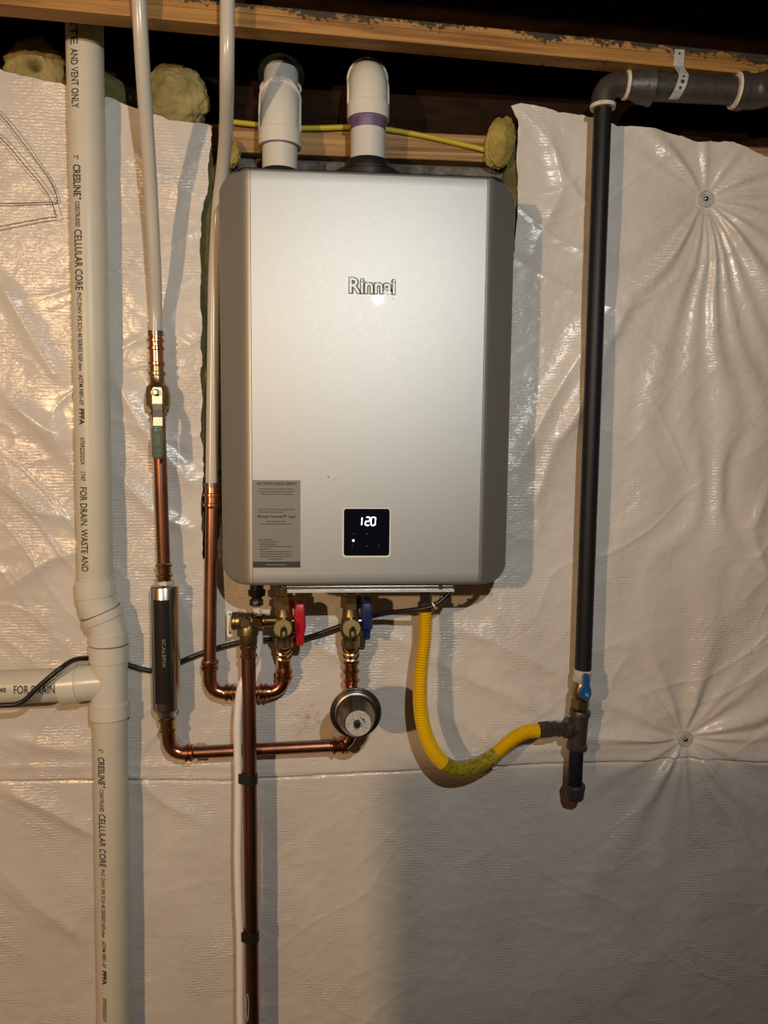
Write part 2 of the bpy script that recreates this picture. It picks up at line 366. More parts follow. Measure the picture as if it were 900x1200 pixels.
# I-joists: flange, web, top flange
flz = 0.034
fl_m = wood_mat('flange_wood', (0.40, 0.21, 0.06), (0.20, 0.09, 0.025), True, (JB + flz * .35, JB + flz * 1.0))
SKEW = 0.08                     # the joists run slightly out of parallel with the wall
def skew(mb):
    mb.v = [(x, y + SKEW * x, z) for x, y, z in mb.v]; return mb
def joist(yf, label, group=None):
    t = thing('floor_joist', (0, yf + .018, JB), label, 'joist', group)
    # flange laminated from thin layers, each a hair proud or recessed
    k = 5; mb = MB()
    for i in range(k):
        dy = random.uniform(-.0012, .0012) if 0 < i < k - 1 else 0
        mb.box((XL, yf + dy, JB + flz * i / k), (XR, yf + .036, JB + flz * (i + 1) / k))
    obj('bottom_flange', skew(mb), fl_m, t, smooth=0)
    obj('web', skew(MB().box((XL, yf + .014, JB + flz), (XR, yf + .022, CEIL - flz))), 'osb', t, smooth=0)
    obj('top_flange', skew(MB().box((XL, yf, CEIL - flz), (XR, yf + .036, CEIL - .001))), fl_m, t, smooth=0)
    return t
joist(-0.138, 'wooden I-joist crossing the top, its lower flange stamped with black print')
joist(-0.545, 'second wooden I-joist overhead, nearer than the one at the wall')
joist(-0.951, 'third wooden I-joist overhead, above the viewer')

# ------------------------------------------------------------------ insulation
def lumpy(name, cx, cz, y0, y1, poly_fn, material, label, amp=.012, nx=26, nz=60, z0=0, z1=1, group=None, seed=3):
    """slab with a lumpy face: poly_fn(z)->(xl, xr)"""
    mb = MB(); V = []; Fc = []
    for j in range(nz + 1):
        z = z0 + (z1 - z0) * j / nz; xl, xr = poly_fn(z)
        for i in range(nx + 1):
            s_ = i / nx; a = PI * s_; x = (xl + xr) / 2 - (xr - xl) / 2 * math.cos(a)
            edge = min(1, math.sin(a) * 2.2) * min(1, min(j, nz - j) / 4)
            p = Vector((x * 22, seed, z * 22)); h = mnoise.fractal(p, 0.7, 2.1, 4)
            y = y1 + (y0 - y1) * (edge ** .5) - amp * h * edge
            x += .004 * mnoise.noise(Vector((x * 60, z * 60, seed + 9)))
            V.append((x, y, z))
    for j in range(nz):
        for i in range(nx):
            a = j * (nx + 1) + i; Fc.append((a, a + 1, a + nx + 2, a + nx + 1))
    o = (nz + 1) * (nx + 1)
    V2 = [(v[0], y1, v[2]) for v in V]
    V += [V2[j * (nx + 1)] for j in (0, nz)] + [V2[j * (nx + 1) + nx] for j in (0, nz)]
    mb.add(V, Fc)
    ob = obj(name, mb, material, smooth=180)
    return tag(ob, label, 'insulation', group)
def lerp_tab(tab, t):
    return float(np.interp(t, [a for a, _ in tab], [b for _, b in tab]))
# edges of the cut-out in the liner, as (z, x) at the liner plane
LE = sorted((P(px, py, 0).z, P(px, py, 0).x) for px, py in ((249, 148), (243, 190), (243, 215), (236, 250), (234, 300), (236, 360), (235, 430), (237, 520), (236, 660)))
RE = sorted((P(px, py, 0).z, P(px, py, 0).x) for px, py in ((598, 122), (606, 140), (607, 200), (606, 250), (599, 330), (588, 420), (582, 500), (574, 660)))
TL = sorted((P(px, py, 0).x, P(px, py, 0).z) for px, py in ((-300, 40), (0, 82), (40, 92), (78, 99), (125, 113), (165, 128), (200, 141), (235, 144), (249, 148)))
TR = sorted((P(px, py, 0).x, P(px, py, 0).z) for px, py in ((596, 122), (612, 121), (640, 126), (672, 131), (705, 138), (725, 146), (770, 150), (820, 163), (862, 163), (900, 182), (1100, 215), (1300, 240)))
ZC = P(400, 655, 0).z          # bottom of the cut-out, hidden by the heater
zt, zb_ = P(245, 165, .01).z, P(240, 650, .01).z
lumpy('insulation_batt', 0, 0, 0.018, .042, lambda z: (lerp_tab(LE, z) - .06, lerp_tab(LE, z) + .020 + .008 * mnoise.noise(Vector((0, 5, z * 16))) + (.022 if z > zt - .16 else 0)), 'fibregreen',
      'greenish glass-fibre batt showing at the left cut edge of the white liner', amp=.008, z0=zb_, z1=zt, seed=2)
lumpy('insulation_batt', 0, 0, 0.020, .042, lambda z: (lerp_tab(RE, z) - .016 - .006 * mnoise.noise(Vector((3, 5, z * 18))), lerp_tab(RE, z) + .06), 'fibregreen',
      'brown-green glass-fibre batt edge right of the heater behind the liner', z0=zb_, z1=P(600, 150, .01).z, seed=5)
def fluff(px, py, Y, rx, ry, rz, material, label, seed, hole=None, group=None):
    import bmesh
    c = P(px, py, Y); bm = bmesh.new(); bmesh.ops.create_icosphere(bm, subdivisions=5, radius=1)
    for v in bm.verts:
        p = v.co.copy(); h = mnoise.fractal(p * 1.4 + Vector((seed, 0, 0)), 1.1, 2.1, 5)
        q = p * (1 + .16 * h)
        if hole is not None:
            d_ = (p - Vector(hole).normalized()).length
            if d_ < .26: q *= 0.15 + .85 * (d_ / .26) ** 2
        q *= 1 + (.05 if rx < .04 else .08) * mnoise.fractal(p * 5 + Vector((0, seed, 0)), .6, 2.2, 4); v.co = Vector((q.x * rx, q.y * ry, q.z * rz + (.35 * q.x * rx if seed == 12 else 0))) + c
    mb = MB(); mb.add([v.co[:] for v in bm.verts], [tuple(v.index for v in f.verts) for f in bm.faces]); bm.free()
    return tag(obj('insulation_batt', mb, material, smooth=180), label, 'insulation', group)
fluff(45, 86, .045, .058, .04, .055, 'fibrepale', 'pale yellow wad of glass fibre with a dark hole, left of the white drain pipe', 1, hole=(.15, -.95, -.05))
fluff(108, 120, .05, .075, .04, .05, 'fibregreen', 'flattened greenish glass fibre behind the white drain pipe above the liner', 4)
fluff(206, 116, .045, .058, .035, .055, 'fibrepale', 'yellow wad of glass fibre above the liner between the drain pipe and the milky tubes', 8)
fluff(586, 168, .012, .030, .020, .044, 'fibre', 'golden yellow tuft of glass fibre at the end of the yellow cable', 12)
fluff(272, 180, .010, .014, .018, .026, 'fibre', 'small yellow tuft of glass fibre by the top left corner of the heater', 15)

# ------------------------------------------------------------------ white liner
FAST = [P(832, 230, 0), P(806, 869, 0)]
rr = np.random.RandomState(11)
def pleat_set(specs):
    return specs
# (angle deg, width deg, amplitude m, reach m)
PL0 = [(-124, 7, .014, .46), (-112, 6, .007, .42), (-103, 6, .010, .60), (-92, 4.5, .009, .75), (-83, 4.5, .013, .78), (-74, 4.5, .009, .70), (-64, 5, .008, .55), (-50, 7, .014, .42), (-33, 7, .008, .3), (-14, 7, .008, .22), (8, 7, .008, .22), (30, 9, .010, .22), (60, 8, .006, .12), (95, 9, .007, .10), (133, 9, .012, .18), (152, 8, .005, .15), (-146, 9, .004, .35)]
PL1 = [(a + rr.uniform(-7, 7), rr.uniform(6, 9), rr.uniform(.006, .010), rr.uniform(.14, .32)) for a in range(-176, 180, 24)] + [(-48, 8, .012, .42), (-62, 6, .006, .3), (178, 6, .008, .22), (5, 6, .008, .3), (88, 7, .007, .34), (25, 9, .009, .35), (-118, 8, .006, .3)]
seam_pts = sorted((P(px, py, 0).x, P(px, py, 0).z) for px, py in ((-400, 920), (0, 914), (130, 914), (270, 915), (440, 904), (600, 897), (745, 892), (806, 889), (900, 893), (1300, 900)))
FOLDS_PX = [([(128, 430), (150, 470), (180, 520), (238, 580)], 8, 18), ([(130, 545), (180, 600), (240, 630)], 7, 16), ([(-10, 455), (50, 500), (90, 525)], 8, 18),
    ([(-10, 310), (40, 400), (80, 460)], 7, 16), ([(-10, 700), (60, 655), (120, 640)], 6, 16), ([(-10, 555), (50, 600), (95, 612)], 8, 16), ([(-10, 920), (60, 950), (130, 990)], 7, 16),
    ([(-10, 1010), (40, 1060), (110, 1110)], 5, 20), ([(150, 640), (210, 700), (240, 760)], 4, 16), ([(-10, 860), (60, 875), (120, 880)], 6, 20),
    ([(698, 385), (645, 470), (600, 560)], 9, 20), ([(720, 430), (650, 520), (622, 610)], 6, 18), ([(745, 340), (690, 450), (655, 520)], 7, 18),
    ([(440, 735), (560, 800), (650, 838)], 5, 18), ([(520, 728), (600, 762), (690, 805)], 5, 18), ([(455, 790), (530, 840), (600, 890)], 4, 18), ([(330, 730), (380, 760), (430, 790)], 5, 14),
    ([(806, 900), (860, 960), (900, 1040), (930, 1100)], 8, 22), ([(690, 1200), (780, 1110), (860, 1030)], 3, 40), ([(130, 150), (180, 200), (245, 240)], 5, 14), ([(640, 140), (660, 220), (620, 300)], 5, 16),
    ([(150, 900), (190, 940), (240, 965)], 4, 14), ([(650, 930), (700, 1000), (690, 1080)], 4, 26), ([(905, 560), (880, 620), (905, 700)], 7, 18)]
FOLDS = [([(P(px, py, 0).x, P(px, py, 0).z) for px, py in pl_], am * .0011, w_ * .00095) for pl_, am, w_ in FOLDS_PX]
def liner_h(X, Z):
    """displacement toward the room (positive = toward camera)"""
    h = 0.0035 * vnoise(X * 4 + 9, Z * 4, 1) + 0.0018 * vnoise(X * 11, Z * 9, 2)
    # long soft creases, direction drifting across the sheet
    wx = X + .05 * vnoise(X * 5, Z * 5, 3); wz = Z + .05 * vnoise(X * 5 + 7, Z * 5, 4)
    for k, (an, sc, am, sd) in enumerate(((32, 9, .0024, 5), (-38, 8, .0030, 6), (8, 12, .0015, 7), (62, 8, .0015, 8))):
        c, s_ = math.cos(math.radians(an)), math.sin(math.radians(an))
        u = wx * c + wz * s_; v = -wx * s_ + wz * c
        n = vnoise(u * sc * .35 + 3, v * sc * 1.8, sd)
        mask = np.clip(vnoise(X * 3 + k * 5, Z * 3 + k, 20 + k) * 1.6 + .3, 0, 1)
        h = h + am * mask * ((1 - np.abs(n)) ** 5)
    h = h * np.where(Z < P(400, 905, 0).z, .45, 1) + 0.0004 * vnoise(X * 45, Z * 60, 9)
    for pl_, am, w_ in FOLDS:
        best = np.full_like(X, 9.0)
        for (ax_, az_), (bx_, bz_) in zip(pl_[:-1], pl_[1:]):
            ux, uz = bx_ - ax_, bz_ - az_; t_ = np.clip(((X - ax_) * ux + (Z - az_) * uz) / (ux * ux + uz * uz), 0, 1)
            best = np.minimum(best, np.hypot(X - ax_ - t_ * ux, Z - az_ - t_ * uz))
        e0 = np.hypot(X - pl_[0][0], Z - pl_[0][1]); e1 = np.hypot(X - pl_[-1][0], Z - pl_[-1][1])
        h = h + am * np.exp(-(best / w_) ** 1.5) * np.clip(np.minimum(e0, e1) / .06, 0, 1)
    for c, pls in ((FAST[0], PL0), (FAST[1], PL1)):
        dx, dz = X - c.x, Z - c.z; r = np.hypot(dx, dz) + 1e-6; th = np.degrees(np.arctan2(dz, dx))
        h = h * (1 - .75 * np.exp(-(r / .12) ** 2))
        h = h - 0.012 * np.exp(-(r / .04)) - .006 * np.exp(-(r / .14) ** 2)
        thw = th + 7 * vnoise(X * 6, Z * 6, 31) * np.clip(r / .15, 0, 1)
        for a, w_, am, reach in pls:
            d_ = (thw - a + 180) % 360 - 180
            weff = w_ * (1 - .35 * np.clip(r / reach, 0, 1))
            h = h + am * np.exp(-(d_ / weff) ** 2) * np.clip((r - .012) / .06, 0, 1) * np.exp(-(r / reach) ** 2) * (np.where(np.abs(d_) > 25, 0, 1))
    # lapped seam: the upper sheet folds over the lower one
    zs = np.interp(X, [a for a, _ in seam_pts], [b for _, b in seam_pts]) + .0015 * vnoise(X * 9, X * 0, 40)
    d_ = Z - zs
    fold = np.where(d_ > 0, .0045 * np.exp(-(d_ / .030) ** 2), 0) + .0022 * np.exp(-((d_ - .028) / .008) ** 2) * np.clip(vnoise(X * 4, Z * 0, 41) + .6, 0, 1)
    h = h + fold - .003 * np.exp(-((d_ + .002) / .003) ** 2)
    return h - .004
def liner_piece(us, zfun0, zfun1, xfun0, xfun1, nz):
    n = len(us); Vg = np.linspace(0, 1, nz)
    U, Vv = np.meshgrid(us, Vg)
    X = xfun0(0) + U * (xfun1(0) - xfun0(0))
    for _ in range(4):
        Zt = zfun1(X); Zb = zfun0(X); Z = Zb + Vv * (Zt - Zb)
        X = xfun0(Z) + U * (xfun1(Z) - xfun0(Z))
    Zt = zfun1(X); Zb = zfun0(X); Z = Zb + Vv * (Zt - Zb)
    return X, Z
from functools import partial
itp = lambda tab: (lambda t: np.interp(t, [a for a, _ in tab], [b for _, b in tab]))
fLE, fRE, fTL, fTR = itp(LE), itp(RE), itp(TL), itp(TR)
rag = lambda t, s_: .0035 * vnoise(t * 30, t * 0 + .5, s_) + .0015 * vnoise(t * 110, t * 0 + .5, s_ + 1)
cst = lambda c: (lambda t: np.zeros_like(np.asarray(t, dtype=float)) + c)
pieces = []
step = .0026
LX0, RX1, ZLOW = XL + .05, XR - .05, 0.02
xcL, xcR = P(-60, 600, 0).x, P(960, 600, 0).x
zlow_view = P(450, 1260, 0).z
def axis(a, b, st_): return np.linspace(0, 1, max(2, int(abs(b - a) / st_) + 1))
# upper left, upper right, middle band, coarse margins
pieces.append(liner_piece(axis(xcL, fLE(ZC), step), cst(ZC), lambda x: fTL(x) + rag(x, 50), cst(xcL), lambda z: fLE(z) + rag(z, 52), int((fTL(-.4) - ZC) / step)))
pieces.append(liner_piece(axis(fRE(ZC), xcR, step), cst(ZC), lambda x: fTR(x) + rag(x, 54), lambda z: fRE(z) + rag(z, 56), cst(xcR), int((fTR(.4) - ZC) / step)))
pieces.append(liner_piece(axis(xcL, xcR, step), cst(zlow_view), cst(ZC + .0005), cst(xcL), cst(xcR), int((ZC - zlow_view) / step)))
pieces.append(liner_piece(axis(LX0, xcL, .012), cst(ZLOW), lambda x: fTL(x), cst(LX0), cst(xcL + .0005), 220))
pieces.append(liner_piece(axis(xcR, RX1, .012), cst(ZLOW), lambda x: fTR(x), cst(xcR - .0005), cst(RX1), 220))
pieces.append(liner_piece(axis(xcL, xcR, .02), cst(ZLOW), cst(zlow_view + .0005), cst(xcL), cst(xcR), 30))
Vall = []; Fall = []; off = 0
for X, Z in pieces:
    Hh = liner_h(X, Z)
    V = np.stack([X, -Hh, Z], -1).reshape(-1, 3); r_, c_ = X.shape
    i = (np.arange(r_ - 1)[:, None] * c_ + np.arange(c_ - 1)[None, :]).reshape(-1)
    Fall.append(np.stack([i, i + 1, i + c_ + 1, i + c_], -1) + off); Vall.append(V); off += len(V)
Vall = np.concatenate(Vall); Fall = np.concatenate(Fall)
me = bpy.data.meshes.new('wall_liner'); me.vertices.add(len(Vall)); me.vertices.foreach_set('co', Vall.astype(np.float32).ravel())
me.loops.add(Fall.size); me.loops.foreach_set('vertex_index', Fall.astype(np.int32).ravel())
me.polygons.add(len(Fall)); me.polygons.foreach_set('loop_start', np.arange(0, Fall.size, 4, dtype=np.int32)); me.polygons.foreach_set('loop_total', np.full(len(Fall), 4, dtype=np.int32))
me.update(calc_edges=True); me.validate(); me.shade_smooth(); me.materials.append(M['liner'])
liner = bpy.data.objects.new('wall_liner', me); COL.objects.link(liner); LOC[liner] = Vector((0, 0, 0))
tag(liner, 'glossy white woven plastic liner covering the basement wall, creased and pleated', 'wall liner')

def surf_y(x, z): return -float(liner_h(np.array([x]), np.array([z]))[0])
for (px, py), lb in (((832, 230), 'round ringed washer pinning the pleated liner at upper right'), ((806, 869), 'round ringed washer pinning the pleated liner at the lap seam, lower right')):
    c = P(px, py, 0); y = min(surf_y(c.x + .016 * math.cos(a_), c.z + .016 * math.sin(a_)) for a_ in (0, 1, 2, 3, 4, 5)) - .001
    t = thing('fastener', (c.x, y, c.z), lb, 'washer', 'insulation washers pinning the liner')
    obj('washer', MB().lathe((c.x, y + .002, c.z), (0, -1, 0), [(0, .0155), (.004, .0155), (.0055, .0145), (.0055, .0135), (.003, .0125), (.003, .0105), (.0045, .0098), (.0045, .0085), (.0025, .0075), (.002, .004)], 36), 'galv', t)
    obj('pin_head', MB().lathe((c.x, y, c.z), (0, -1, 0), [(0, .0045), (.004, .0042), (.0055, .002), (.0057, .0005)], 16), 'darksteel', t)

# ------------------------------------------------------------------ water heater
YF, YB = -0.165, 0.040
hx0, hx1 = P(258, 430, YF + .05).x, P(599, 430, YF + .05).x
hz1, hz0 = P(430, 201, YF).z, P(430, 686, YF).z
fl0, fl1 = P(295, 500, YF).x, P(565, 500, YF).x
RC = .034
H = thing('water_heater', ((hx0 + hx1) / 2, YF, hz0), 'silver tankless wall-mounted water heater with rounded corners and a lit display', 'water heater')
def colz(x):
    dx = min(x - hx0, hx1 - x)
    k = RC - math.sqrt(max(0, RC * RC - (RC - dx) ** 2)) if dx < RC else 0
    return hz0 + k, hz1 - k
def profile():
    n = 22; L = []; R = []
    def bez(p0, c, p1): return [tuple((1 - t) ** 2 * p0[k] + 2 * t * (1 - t) * c[k] + t * t * p1[k] for k in (0, 1)) for t in [i / n for i in range(n + 1)]]
    wl, wr, dp_ = fl0 - hx0, hx1 - fl1, .062
    # flat slanting bevel with a tight rounding at the seam and at the outer corner
    def side(xe, xs):
        d = xs - xe; k1, k2 = (xe, YF + dp_), (xe + d * .06, YF + dp_ - .020)
        k3, k4 = (xs - d * .26, YF + .0075), (xs, YF)
        return bez(k1, (xe, YF + dp_ - .014), k2)[:-1] + [tuple(k2[q_] + (k3[q_] - k2[q_]) * t / 8 for q_ in (0, 1)) for t in range(8)] + bez(k3, (xs - d * .10, YF), k4)
    L = side(hx0, fl0); R = side(hx1, fl1)[::-1]
    return L, R
PLf, PRt = profile()
YM = PLf[0][1]
def face_strip(xs, close=True):
    """vertical columns following the front profile, with soft top and bottom lips; xs = [(x, y)]"""
    mb = MB(); V = []; rows = [(0, .006), (.0008, .003), (.003, .0008), (.006, 0), (.02, 0)]
    cols = []
    for x, y in xs:
        z0, z1 = colz(x); col = []
        for d, o in rows: col.append((x, y + o, z0 + d))
        for k in range(1, 8): col.append((x, y, z0 + .02 + (z1 - z0 - .04) * k / 8))
        for d, o in rows[::-1]: col.append((x, y + o, z1 - d))
        col = [(x, YM + .0, z0)] + col + [(x, YM + .0, z1)]
        cols.append(col)
    m_ = len(cols[0]); V = [p for c in cols for p in c]
    Fc = [(i * m_ + j, (i + 1) * m_ + j, (i + 1) * m_ + j + 1, i * m_ + j + 1) for i in range(len(cols) - 1) for j in range(m_ - 1)]
    return mb.add(V, Fc)
g = .0004
left = PLf[:-1] + [(fl0 - g, YF), (fl0 - g, YF + .006)]
obj('side_panel', face_strip(left), 'silver', H, smooth=50)
obj('side_panel', face_strip([(fl1 + g, YF + .003), (fl1 + g, YF)] + PRt[1:]), 'silver', H, smooth=50)
front = obj('front_panel', face_strip([(fl0 + g, YF + .003)] + [(fl0 + g + (fl1 - fl0 - 2 * g) * i / 12, YF) for i in range(13)] + [(fl1 - g, YF + .003)]), 'silver', H, smooth=50)
# rear case
poly = []
xs = [hx0 + (hx1 - hx0) * (1 - math.cos(PI * i / 60)) / 2 for i in range(61)]
poly = [(x, colz(x)[1]) for x in xs] + [(x, colz(x)[0]) for x in xs[::-1]]
cx, cz = (hx0 + hx1) / 2, (hz0 + hz1) / 2
poly = [(cx + (x - cx) * .994, cz + (z - cz) * .996) for x, z in poly]
obj('rear_case', MB().prism(poly, YM - .0, YB), 'galv', H, smooth=30)
for x_ in (fl0, fl1): obj('seam_backing', MB().box((x_ - .004, YF + .008, hz0 + .008), (x_ + .004, YF + .02, hz1 - .008)), 'gap', H, smooth=0)
# gasket line along the top
gk = [(x, hz1 + .0025 - (hz1 - colz(x)[1])) for x in xs]
mbg = MB(); mbg.tube([(x, YF + .0095 + (0.085 * max(0, 1 - min(x - hx0, hx1 - x) / .045) ** 1.6), z - .0035) for x, z in gk], .0035, 8)
obj('top_gasket', mbg, 'black', H)
# bottom tray
ta, tb = P(330, 690, YF + .02), P(531, 690, YF + .02)
tr = MB().box((ta.x, YF + .012, hz0 - .0125), (tb.x, YB - .02, hz0 - .002)); 
obj('bottom_tray', tr, 'steel', H, smooth=0, bevel=.002)
obj('tray_lip', MB().box((ta.x + .01, YF + .008, hz0 - .0135), (tb.x, YF + .013, hz0 - .0095)), 'galv', H, smooth=0)
for px in (333, 516):
    c = P(px, 692, YF + .012); obj('screw', MB().lathe((c.x, YF + .0125, hz0 - .006), (0, -1, 0), [(0, .004), (.003, .0038), (.0045, .002)], 12), 'darksteel', H)
# display
d0, d1 = P(403, 596, YF), P(456, 651, YF)
def rrect(x0, z0, x1, z1, r, n=5):
    out = []
    for (cx_, cz_, a0) in ((x1 - r, z1 - r, 0), (x0 + r, z1 - r, 90), (x0 + r, z0 + r, 180), (x1 - r, z0 + r, 270)):
        for k in range(n + 1): a = math.radians(a0 + 90 * k / n); out.append((cx_ + r * math.cos(a), cz_ + r * math.sin(a)))
    return out
bz_ = obj('display_bezel', MB().prism(rrect(d0.x - .0022, d1.z - .0030, d1.x + .0022, d0.z + .0012, .006), YF - .0012, YF + .002), 'white', H, smooth=0)
dg = obj('display', MB().prism(rrect(d0.x, d1.z, d1.x, d0.z, .0045), YF - .0018, YF + .001), 'glass', H, smooth=0)
tag(dg, 'square black glass display')
def q(px, py): p = P(px, py, YF); return p.x, p.z
seg = MB(); ys = YF - .0022
def bar(x0, z0, x1, z1, t=.0021):
    d = Vector((x1 - x0, 0, z1 - z0)); L = d.length; d.normalize(); n = Vector((-d.z, 0, d.x)); a = Vector((x0, ys, z0)); b = Vector((x1, ys, z1))
    e = t / 2
    pts = [a, a + d * e + n * e, b - d * e + n * e, b, b - d * e - n * e, a + d * e - n * e]
    seg.add([p[:] for p in pts], [(0, 1, 2, 3, 4, 5)])
zt_, zm_, zb2 = q(430, 606)[1], q(430, 610.7)[1], q(430, 615.4)[1]
def digit(x, w_, on):
    s_ = .0008
    c = {'a': (x + s_, zt_, x + w_, zt_ + 0), 'b': (x + w_ + .0004, zt_, x + w_, zm_), 'c': (x + w_, zm_, x + w_ - .0004, zb2), 'd': (x, zb2, x + w_ - s_, zb2), 'e': (x, zm_, x - .0004, zb2), 'f': (x + s_ * .5, zt_, x, zm_), 'g': (x, zm_, x + w_, zm_)}
    for k in on: bar(*c[k])
wd = q(433.5, 610)[0] - q(428.5, 610)[0]
digit(q(424, 610)[0] - wd, wd, 'bc'); digit(q(428.3, 610)[0], wd, 'abged'); digit(q(434.8, 610)[0], wd, 'abcdef')
obj('digits', seg, 'lit', dg, smooth=0)
dx_, dz_ = q(414, 633.3)
obj('status_light', MB().lathe((dx_, YF - .0015, dz_), (0, -1, 0), [(0, .0019), (.0008, .0019)], 14), 'lit', dg)
ic = MB()
for px, py in ((414.5, 625), (430, 625.5), (413, 639), (429.5, 639.5), (444, 639)):
    x, z = q(px, py); ic.box((x - .0014, YF - .0020, z - .0012), (x + .0014, YF - .0017, z - .0004)); ic.box((x - .0006, YF - .0020, z), (x + .0006, YF - .0017, z + .0012))
obj('touch_icons', ic, 'faint', dg, smooth=0)
# logo
lx0, lz0 = q(409.5, 343.5); lx1, lz1 = q(463, 327)
lg = MB(); text_flat(lg, 'Rinnai', ((lx0 + lx1) / 2, (lz0 + lz1) / 2), lx1 - lx0 + .0030, lz1 - lz0 + .0030, YF - .0006, .075)
lo = obj('logo_outline', lg, 'logoedge', front, smooth=0)
lg = MB(); text_flat(lg, 'Rinnai', ((lx0 + lx1) / 2, (lz0 + lz1) / 2), lx1 - lx0, lz1 - lz0, YF - .0012, .005)
obj('logo', lg, 'logo', front, smooth=0)
for px, py, s_ in ((461, 350, .0012), (385, 559, .0018), (392, 562, .0012), (376, 561, .001), (356, 631, .001), (450, 575, .0007)):
    x, z = q(px, py); obj('scuff', MB().lathe((x, YF + .0002, z), (0, -1, 0), [(0, s_), (.0005, s_ * .6)], 7), 'sticker', front)
# sticker
s0, s1 = P(296, 562.5, YF), P(352, 665, YF)
stk = obj('sticker', MB().box((s0.x, YF - .0006, s1.z), (s1.x, YF, s0.z)), 'sticker', H, smooth=0); tag(stk, 'grey printed notice sticker')
obj('sticker_band', MB().box((s0.x, YF - .0009, P(320, 665, YF).z), (s1.x, YF - .0005, P(320, 658, YF).z)), 'stickerband', stk, smooth=0)
sx = s1.x - s0.x; pr = MB(); scx = (s0.x + s1.x) / 2; yt = YF - .0010
zz = lambda py: P(324, py, YF).z
text_flat(pr, 'ACTION REQUIRED!', (scx, zz(567)), sx * .84, .0056, yt, .035)
text_flat(pr, 'Rinnai Central\u2122 App', (scx, zz(605.5)), sx * .80, .0060, yt, .035)
def words(py, x0f, x1f, hh=.0014, k=1.0):
    x = s0.x + sx * x0f; e = s0.x + sx * x1f
    while x < e:
        w_ = min(random.uniform(.003, .008) * k, e - x); pr.box((x, yt, zz(py) - hh / 2), (x + w_, yt + .0001, zz(py) + hh / 2)); x += w_ + .0009
for py, a, b in ((573, .15, .86), (576, .12, .88), (579, .17, .83), (597, .12, .88), (600, .13, .64), (611, .30, .70), (614, .15, .85), (632.5, .12, .42), (635, .15, .55), (637.7, .15, .48), (640.3, .15, .82), (643.5, .12, .36), (646.5, .15, .84), (649.2, .15, .82), (652, .15, .82), (655, .34, .62)):
    words(py, a, b)
tag(obj('lettering', pr, 'stickerprint', stk, smooth=0), 'dark printed lines', kind='stuff')
pr2 = MB(); pr, prs, yt = pr2, pr, YF - .0013
words(661.7, .27, .72, .0014)
obj('band_lettering', pr2, 'sticker', stk, smooth=0)

# flue connections on top of the heater (vent flange and cap)
VY = -0.045
def vx(px, py): return P(px, py, VY)
v1b, v2b = P(328, 190, VY), P(431, 190, VY)
v1b.z = v2b.z = hz1
R2 = .0302
zd = P(431, 192, VY - .037).z - hz1; ze = P(431, 181, VY - .037).z - hz1
obj('vent_flange', MB().lathe((v2b.x, VY, hz1 - .002), (0, 0, 1), [(0, .066), (zd - .011, .0655), (zd - .006, .061), (zd - .001, .050), (zd + .001, .0375), (zd, .037), (ze, .037), (ze + .002, .0355), (ze + .002, .0335)], 40), 'black', H)
obj('inlet_collar', MB().lathe((v1b.x, VY, hz1 - .002), (0, 0, 1), [(0, .0335), (.034, .0335), (.036, .0325), (.036, .031)], 32), 'black', H)

# ------------------------------------------------------------------ vent pipes
def vent(base, ang, z_e, label, tail, bl_):
    t = thing('vent_pipe', base, label, 'vent pipe', 'white vent pipes on the heater')
    zc = z_e                                        # lower end of the elbow socket
    obj('pipe', MB().tube([(base.x, VY, base.z - .001), (base.x, VY, zc + .02)], R2, 36), 'vent', t)
    d = Vector((0, math.sin(ang), math.cos(ang)))
    c0 = Vector((base.x, VY, zc + .052))
    pth = [Vector((base.x, VY, zc)), Vector((base.x, VY, zc + .0245)), Vector((base.x, VY, zc + .0265))]
    rad = [.0365, .0365, .0335]
    bend = [c0 + Vector((0, 0, -.02))]; 
    A = Vector((base.x, VY, zc + .030)); Bc = A + Vector((0, 0, bl_)); C_ = Bc + d * bl_
    arc = [(1 - k / 8) ** 2 * A + 2 * (k / 8) * (1 - k / 8) * Bc + (k / 8) ** 2 * C_ for k in range(9)]
    mb = MB().tube([pth[0], pth[1], pth[2]] + arc[0:] , [.0365, .0365, .0335] + [.0335] * 9, 36)
    el = obj('elbow', mb, 'pvcfit', t)
    mb = MB().tube([C_ - d * .006, C_ - d * .004, C_ + d * .026, C_ + d * .026, C_ + d * .01], [.0335, .0365, .0365, .0325, .0325], 36, cap=False)
    obj('socket_rim', mb, 'pvcfit', t)
    # raised ribs from the socket along the elbow's cheeks
    for s_ in (-1, 1):
        rb = [p + Vector((s_ * .0345, 0, 0)) for p in arc] ; obj('rib', MB().tube([rb[0] + Vector((0, 0, -.004))] + rb, .0022, 8), 'pvcfit', t)
    obj('rib', MB().tube([C_ - d * .001 + Vector((0, -.0385 * math.cos(ang), .0385 * math.sin(ang))) , C_ - d * .018 + Vector((0, -.034 * math.cos(ang), .034 * math.sin(ang)))], .0016, 8), 'pvcfit', t)
    obj('pipe_tail', MB().tube([C_, C_ + d * tail], R2, 36), 'vent', t)
    return t, zc, C_, d
z_l = P(328, 165, VY - R2).z; z_r = P(431, 133, VY - R2).z
tv, zc, C1, d1_ = vent(Vector((v1b.x, VY, hz1 + .006)), math.radians(34), z_l, 'left white plastic vent pipe turning back into a dark hole above the heater', .16, .032)
tv2, zc2, C2, d2_ = vent(Vector((v2b.x, VY, hz1 + .036)), math.radians(66), z_r, 'right white vent pipe with purple primer band rising from a black flange', .09, .036)
obj('primer_band', MB().lathe((v2b.x, VY, zc2 - .006), (0, 0, 1), [(-.012, R2 + .0002), (-.0115, R2 + .0005), (.0055, R2 + .0005), (.0058, R2 + .0002)], 36), 'purple', tv2)
obj('primer_band', MB().lathe((v1b.x, VY, zc - .0015), (0, 0, 1), [(0, R2 + .0002), (.0016, R2 + .0004)], 36), 'purple', tv)
